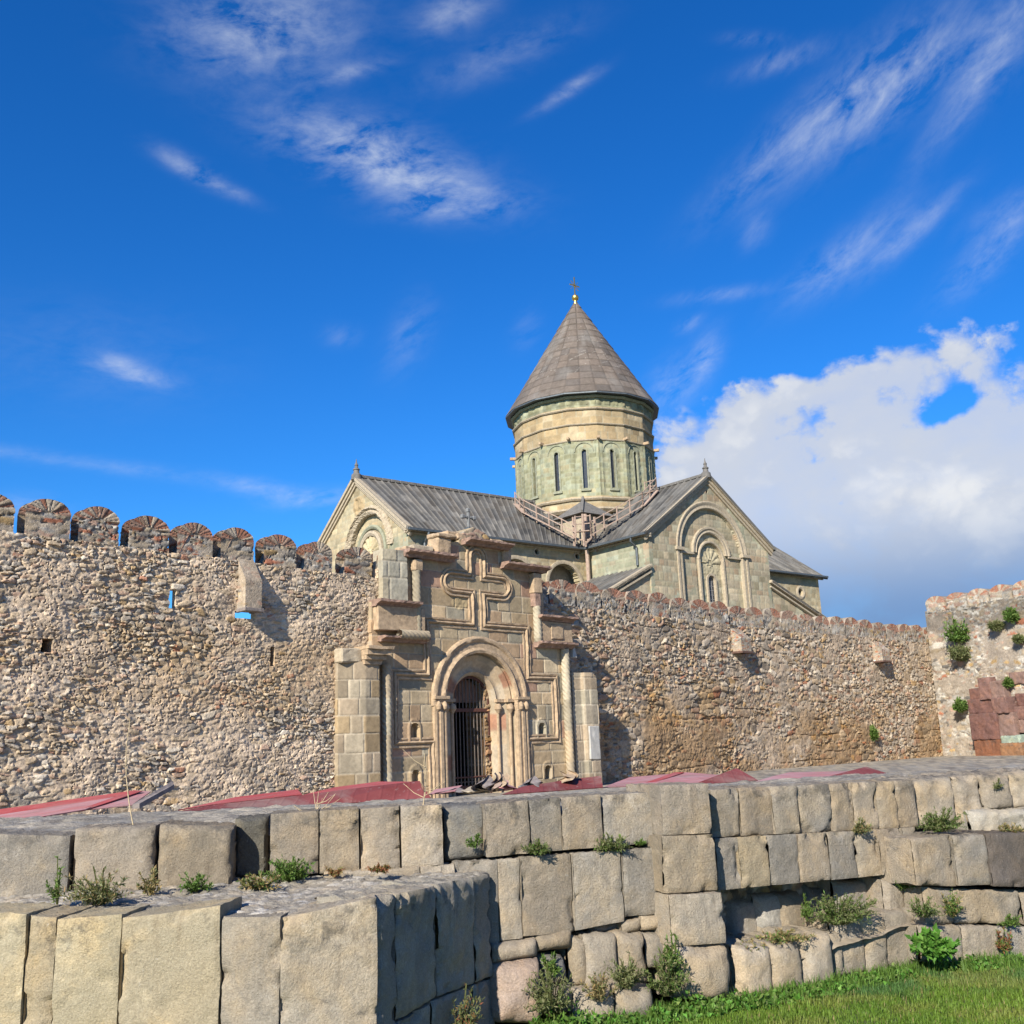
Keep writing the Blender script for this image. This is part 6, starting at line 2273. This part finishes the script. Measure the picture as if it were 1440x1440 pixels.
plant('wall_bush', 'small bush low in the cobble face of the long right wall', (q[0] * kk, q[1] * kk, EYE + q[2] * kk), .4, .9, 60, .17, 'mid', 80, .2, group=GI, lean=(0, -.3))

# ---- grass
def grass(name, X, Y, Z, L, W, pal_fn, seed, label=None):
    rs = np.random.RandomState(seed)
    n = len(X)
    az = rs.rand(n) * 2 * math.pi
    bend = L * (.15 + .55 * rs.rand(n))
    d = np.stack([np.cos(az), np.sin(az), 0 * az], -1)
    sd = np.stack([-np.sin(az), np.cos(az), 0 * az], -1) * (W / 2)[:, None]
    b = np.stack([X, Y, Z], -1)
    m = b + d * (bend * .35)[:, None] + np.array([0, 0, 1.0]) * (L * .6)[:, None]
    t = b + d * bend[:, None] + np.array([0, 0, 1.0]) * (L * .95)[:, None]
    V = np.stack([b - sd, b + sd, m + sd * .7, t, m - sd * .7], 1)
    c = pal_fn(X, Y, rs)
    base = np.arange(n)[:, None] * 5
    F = np.concatenate([base + np.array([[0, 1, 2, 4]])])
    F2 = base + np.array([[4, 2, 3, 3]])
    # tips as their own quads sharing the tip vertex twice are avoided: widen the tip slightly
    V6 = np.concatenate([V, (t + sd * .15)[:, None]], 1)
    base = np.arange(n)[:, None] * 6
    F = np.concatenate([base + np.array([[0, 1, 2, 4]]), base + np.array([[4, 2, 5, 3]])])
    o = npmesh(name, V6.reshape(-1, 3), F, M['leaf'], None, np.repeat(c, 6, 0), False)
    o['kind'] = 'stuff'
    tag(o, label, 'grass')
    return o


def lawn_cols(X, Y, rs):
    n = fbm(X * .9, Y * 1.3, 3, 4)
    pt = ss(1 - np.hypot((X - 3.6) / 2.3, (Y - 11.6) / 1.0), 0, .45) * ss(fbm(X * 2.5, Y * 2.5, 13, 3), .3, .5)
    a = np.array((.080, .165, .018)) * (1 - n[:, None]) + np.array((.150, .225, .030)) * n[:, None]
    a = a * (1 - .6 * pt[:, None]) + np.array((.050, .125, .05)) * .6 * pt[:, None]
    yl = ss(fbm(X * 1.7 + 5, Y * 2.6, 23, 4), .50, .66)[:, None]
    a = a * (1 - .55 * yl) + np.array((.21, .225, .055)) * .55 * yl
    r = rs.rand(len(X))
    a = np.where((r < .05)[:, None], np.array((.26, .22, .09)), a)
    return a * (.65 + .7 * rs.rand(len(X)))[:, None]


rs = np.random.RandomState(77)
n = 230000
Yg = 8.6 + 6.2 * rs.rand(n)
Xg = -.6 + 9.5 * rs.rand(n)
wy = np.interp(Xg, WALL[:, 0], WALL[:, 1])
tx_ = Xg / Yg
keep = (Yg < wy - .12) & (tx_ > -.06) & (tx_ < .62) & (Xg > -.2 + (8.9 - Yg) * -.4)
Xg, Yg = Xg[keep], Yg[keep]
grass('lawn_grass', Xg, Yg, ground_z(Xg, Yg) - .03, (.022 + .045 * rs.rand(len(Xg))) * (.6 + .9 * fbm(Xg * 2, Yg * 2, 55, 3)), .006 + .004 * rs.rand(len(Xg)), lawn_cols, 5, 'short mown green lawn grass at the lower right')
n = 14000
Xf = .0 + 9 * rs.rand(n)
Yf = np.interp(Xf, WALL[:, 0], WALL[:, 1]) - .38 - .38 * rs.rand(n) ** 1.4 - .25 * (Xf > 4.6)
kp = fbm(Xf * 3.5, Yf * 5, 91, 3) + .25 * rs.rand(n) > .58
Xf, Yf = Xf[kp], Yf[kp]
n = len(Xf)
grass('tall_grass', Xf, Yf, ground_z(Xf, Yf) - .03, .05 + .14 * rs.rand(n) ** 1.6, .006 + .006 * rs.rand(n), lambda X, Y, r: np.array((.10, .18, .03)) * (.6 + .8 * r.rand(len(X)))[:, None], 6, 'taller unmown grass fringe along the foot of the wall')


def cover_patch(seed, pts, lab):
    rs = np.random.RandomState(seed)
    V, F, C = [], [], []
    tot = 0
    for (x, y, r, n, hh) in pts:
        a = rs.rand(n) * 2 * math.pi
        q = np.sqrt(rs.rand(n)) * r
        P = np.stack([x + np.cos(a) * q * 1.6, y + np.sin(a) * q * .7, ground_z(x, y) - .02 + hh * rs.rand(n) * (1.1 - q / r)], -1)
        D = rs.randn(n, 3) + np.array([0, -.3, .5])
        D /= np.linalg.norm(D, axis=1, keepdims=True)
        Nm = rs.randn(n, 3) * .5 + np.array([0, -.3, 1])
        Nm -= D * (Nm * D).sum(1, keepdims=True)
        Nm /= np.linalg.norm(Nm, axis=1, keepdims=True)
        L = .028 + .045 * rs.rand(n)
        v, f = leaves(P, D, Nm, L, L * .65)
        V.append(v)
        F.append(f + tot)
        tot += len(v)
        C.append(np.repeat(pick(rs.rand(n), GREEN['bright'] + GREEN['mid']) * (.75 + .6 * rs.rand(n))[:, None], 4, 0))
    o = npmesh('ground_cover', np.concatenate(V), np.concatenate(F), M['leaf'], None, np.concatenate(C), False)
    o['kind'] = 'stuff'
    return tag(o, lab, 'ground cover')


pp = []
for px, py, r, n_, h_ in ((800, 1436, .28, 500, .3), (860, 1432, .26, 420, .16), (920, 1422, .26, 420, .14), (975, 1412, .25, 500, .22), (1040, 1392, .24, 420, .16), (1080, 1386, .22, 320, .12), (1125, 1378, .22, 300, .12), (1165, 1368, .2, 280, .12), (1210, 1352, .2, 260, .14), (1255, 1346, .18, 240, .14), (1360, 1345, .25, 360, .16), (1420, 1352, .25, 260, .12)):
    p = wallpt(px, py, .50 if px < 1290 else .68)
    pp.append((p[0], p[1], r, n_, h_))
cover_patch(9, pp, 'bright green broad leaved ground cover along the foot of the wall')
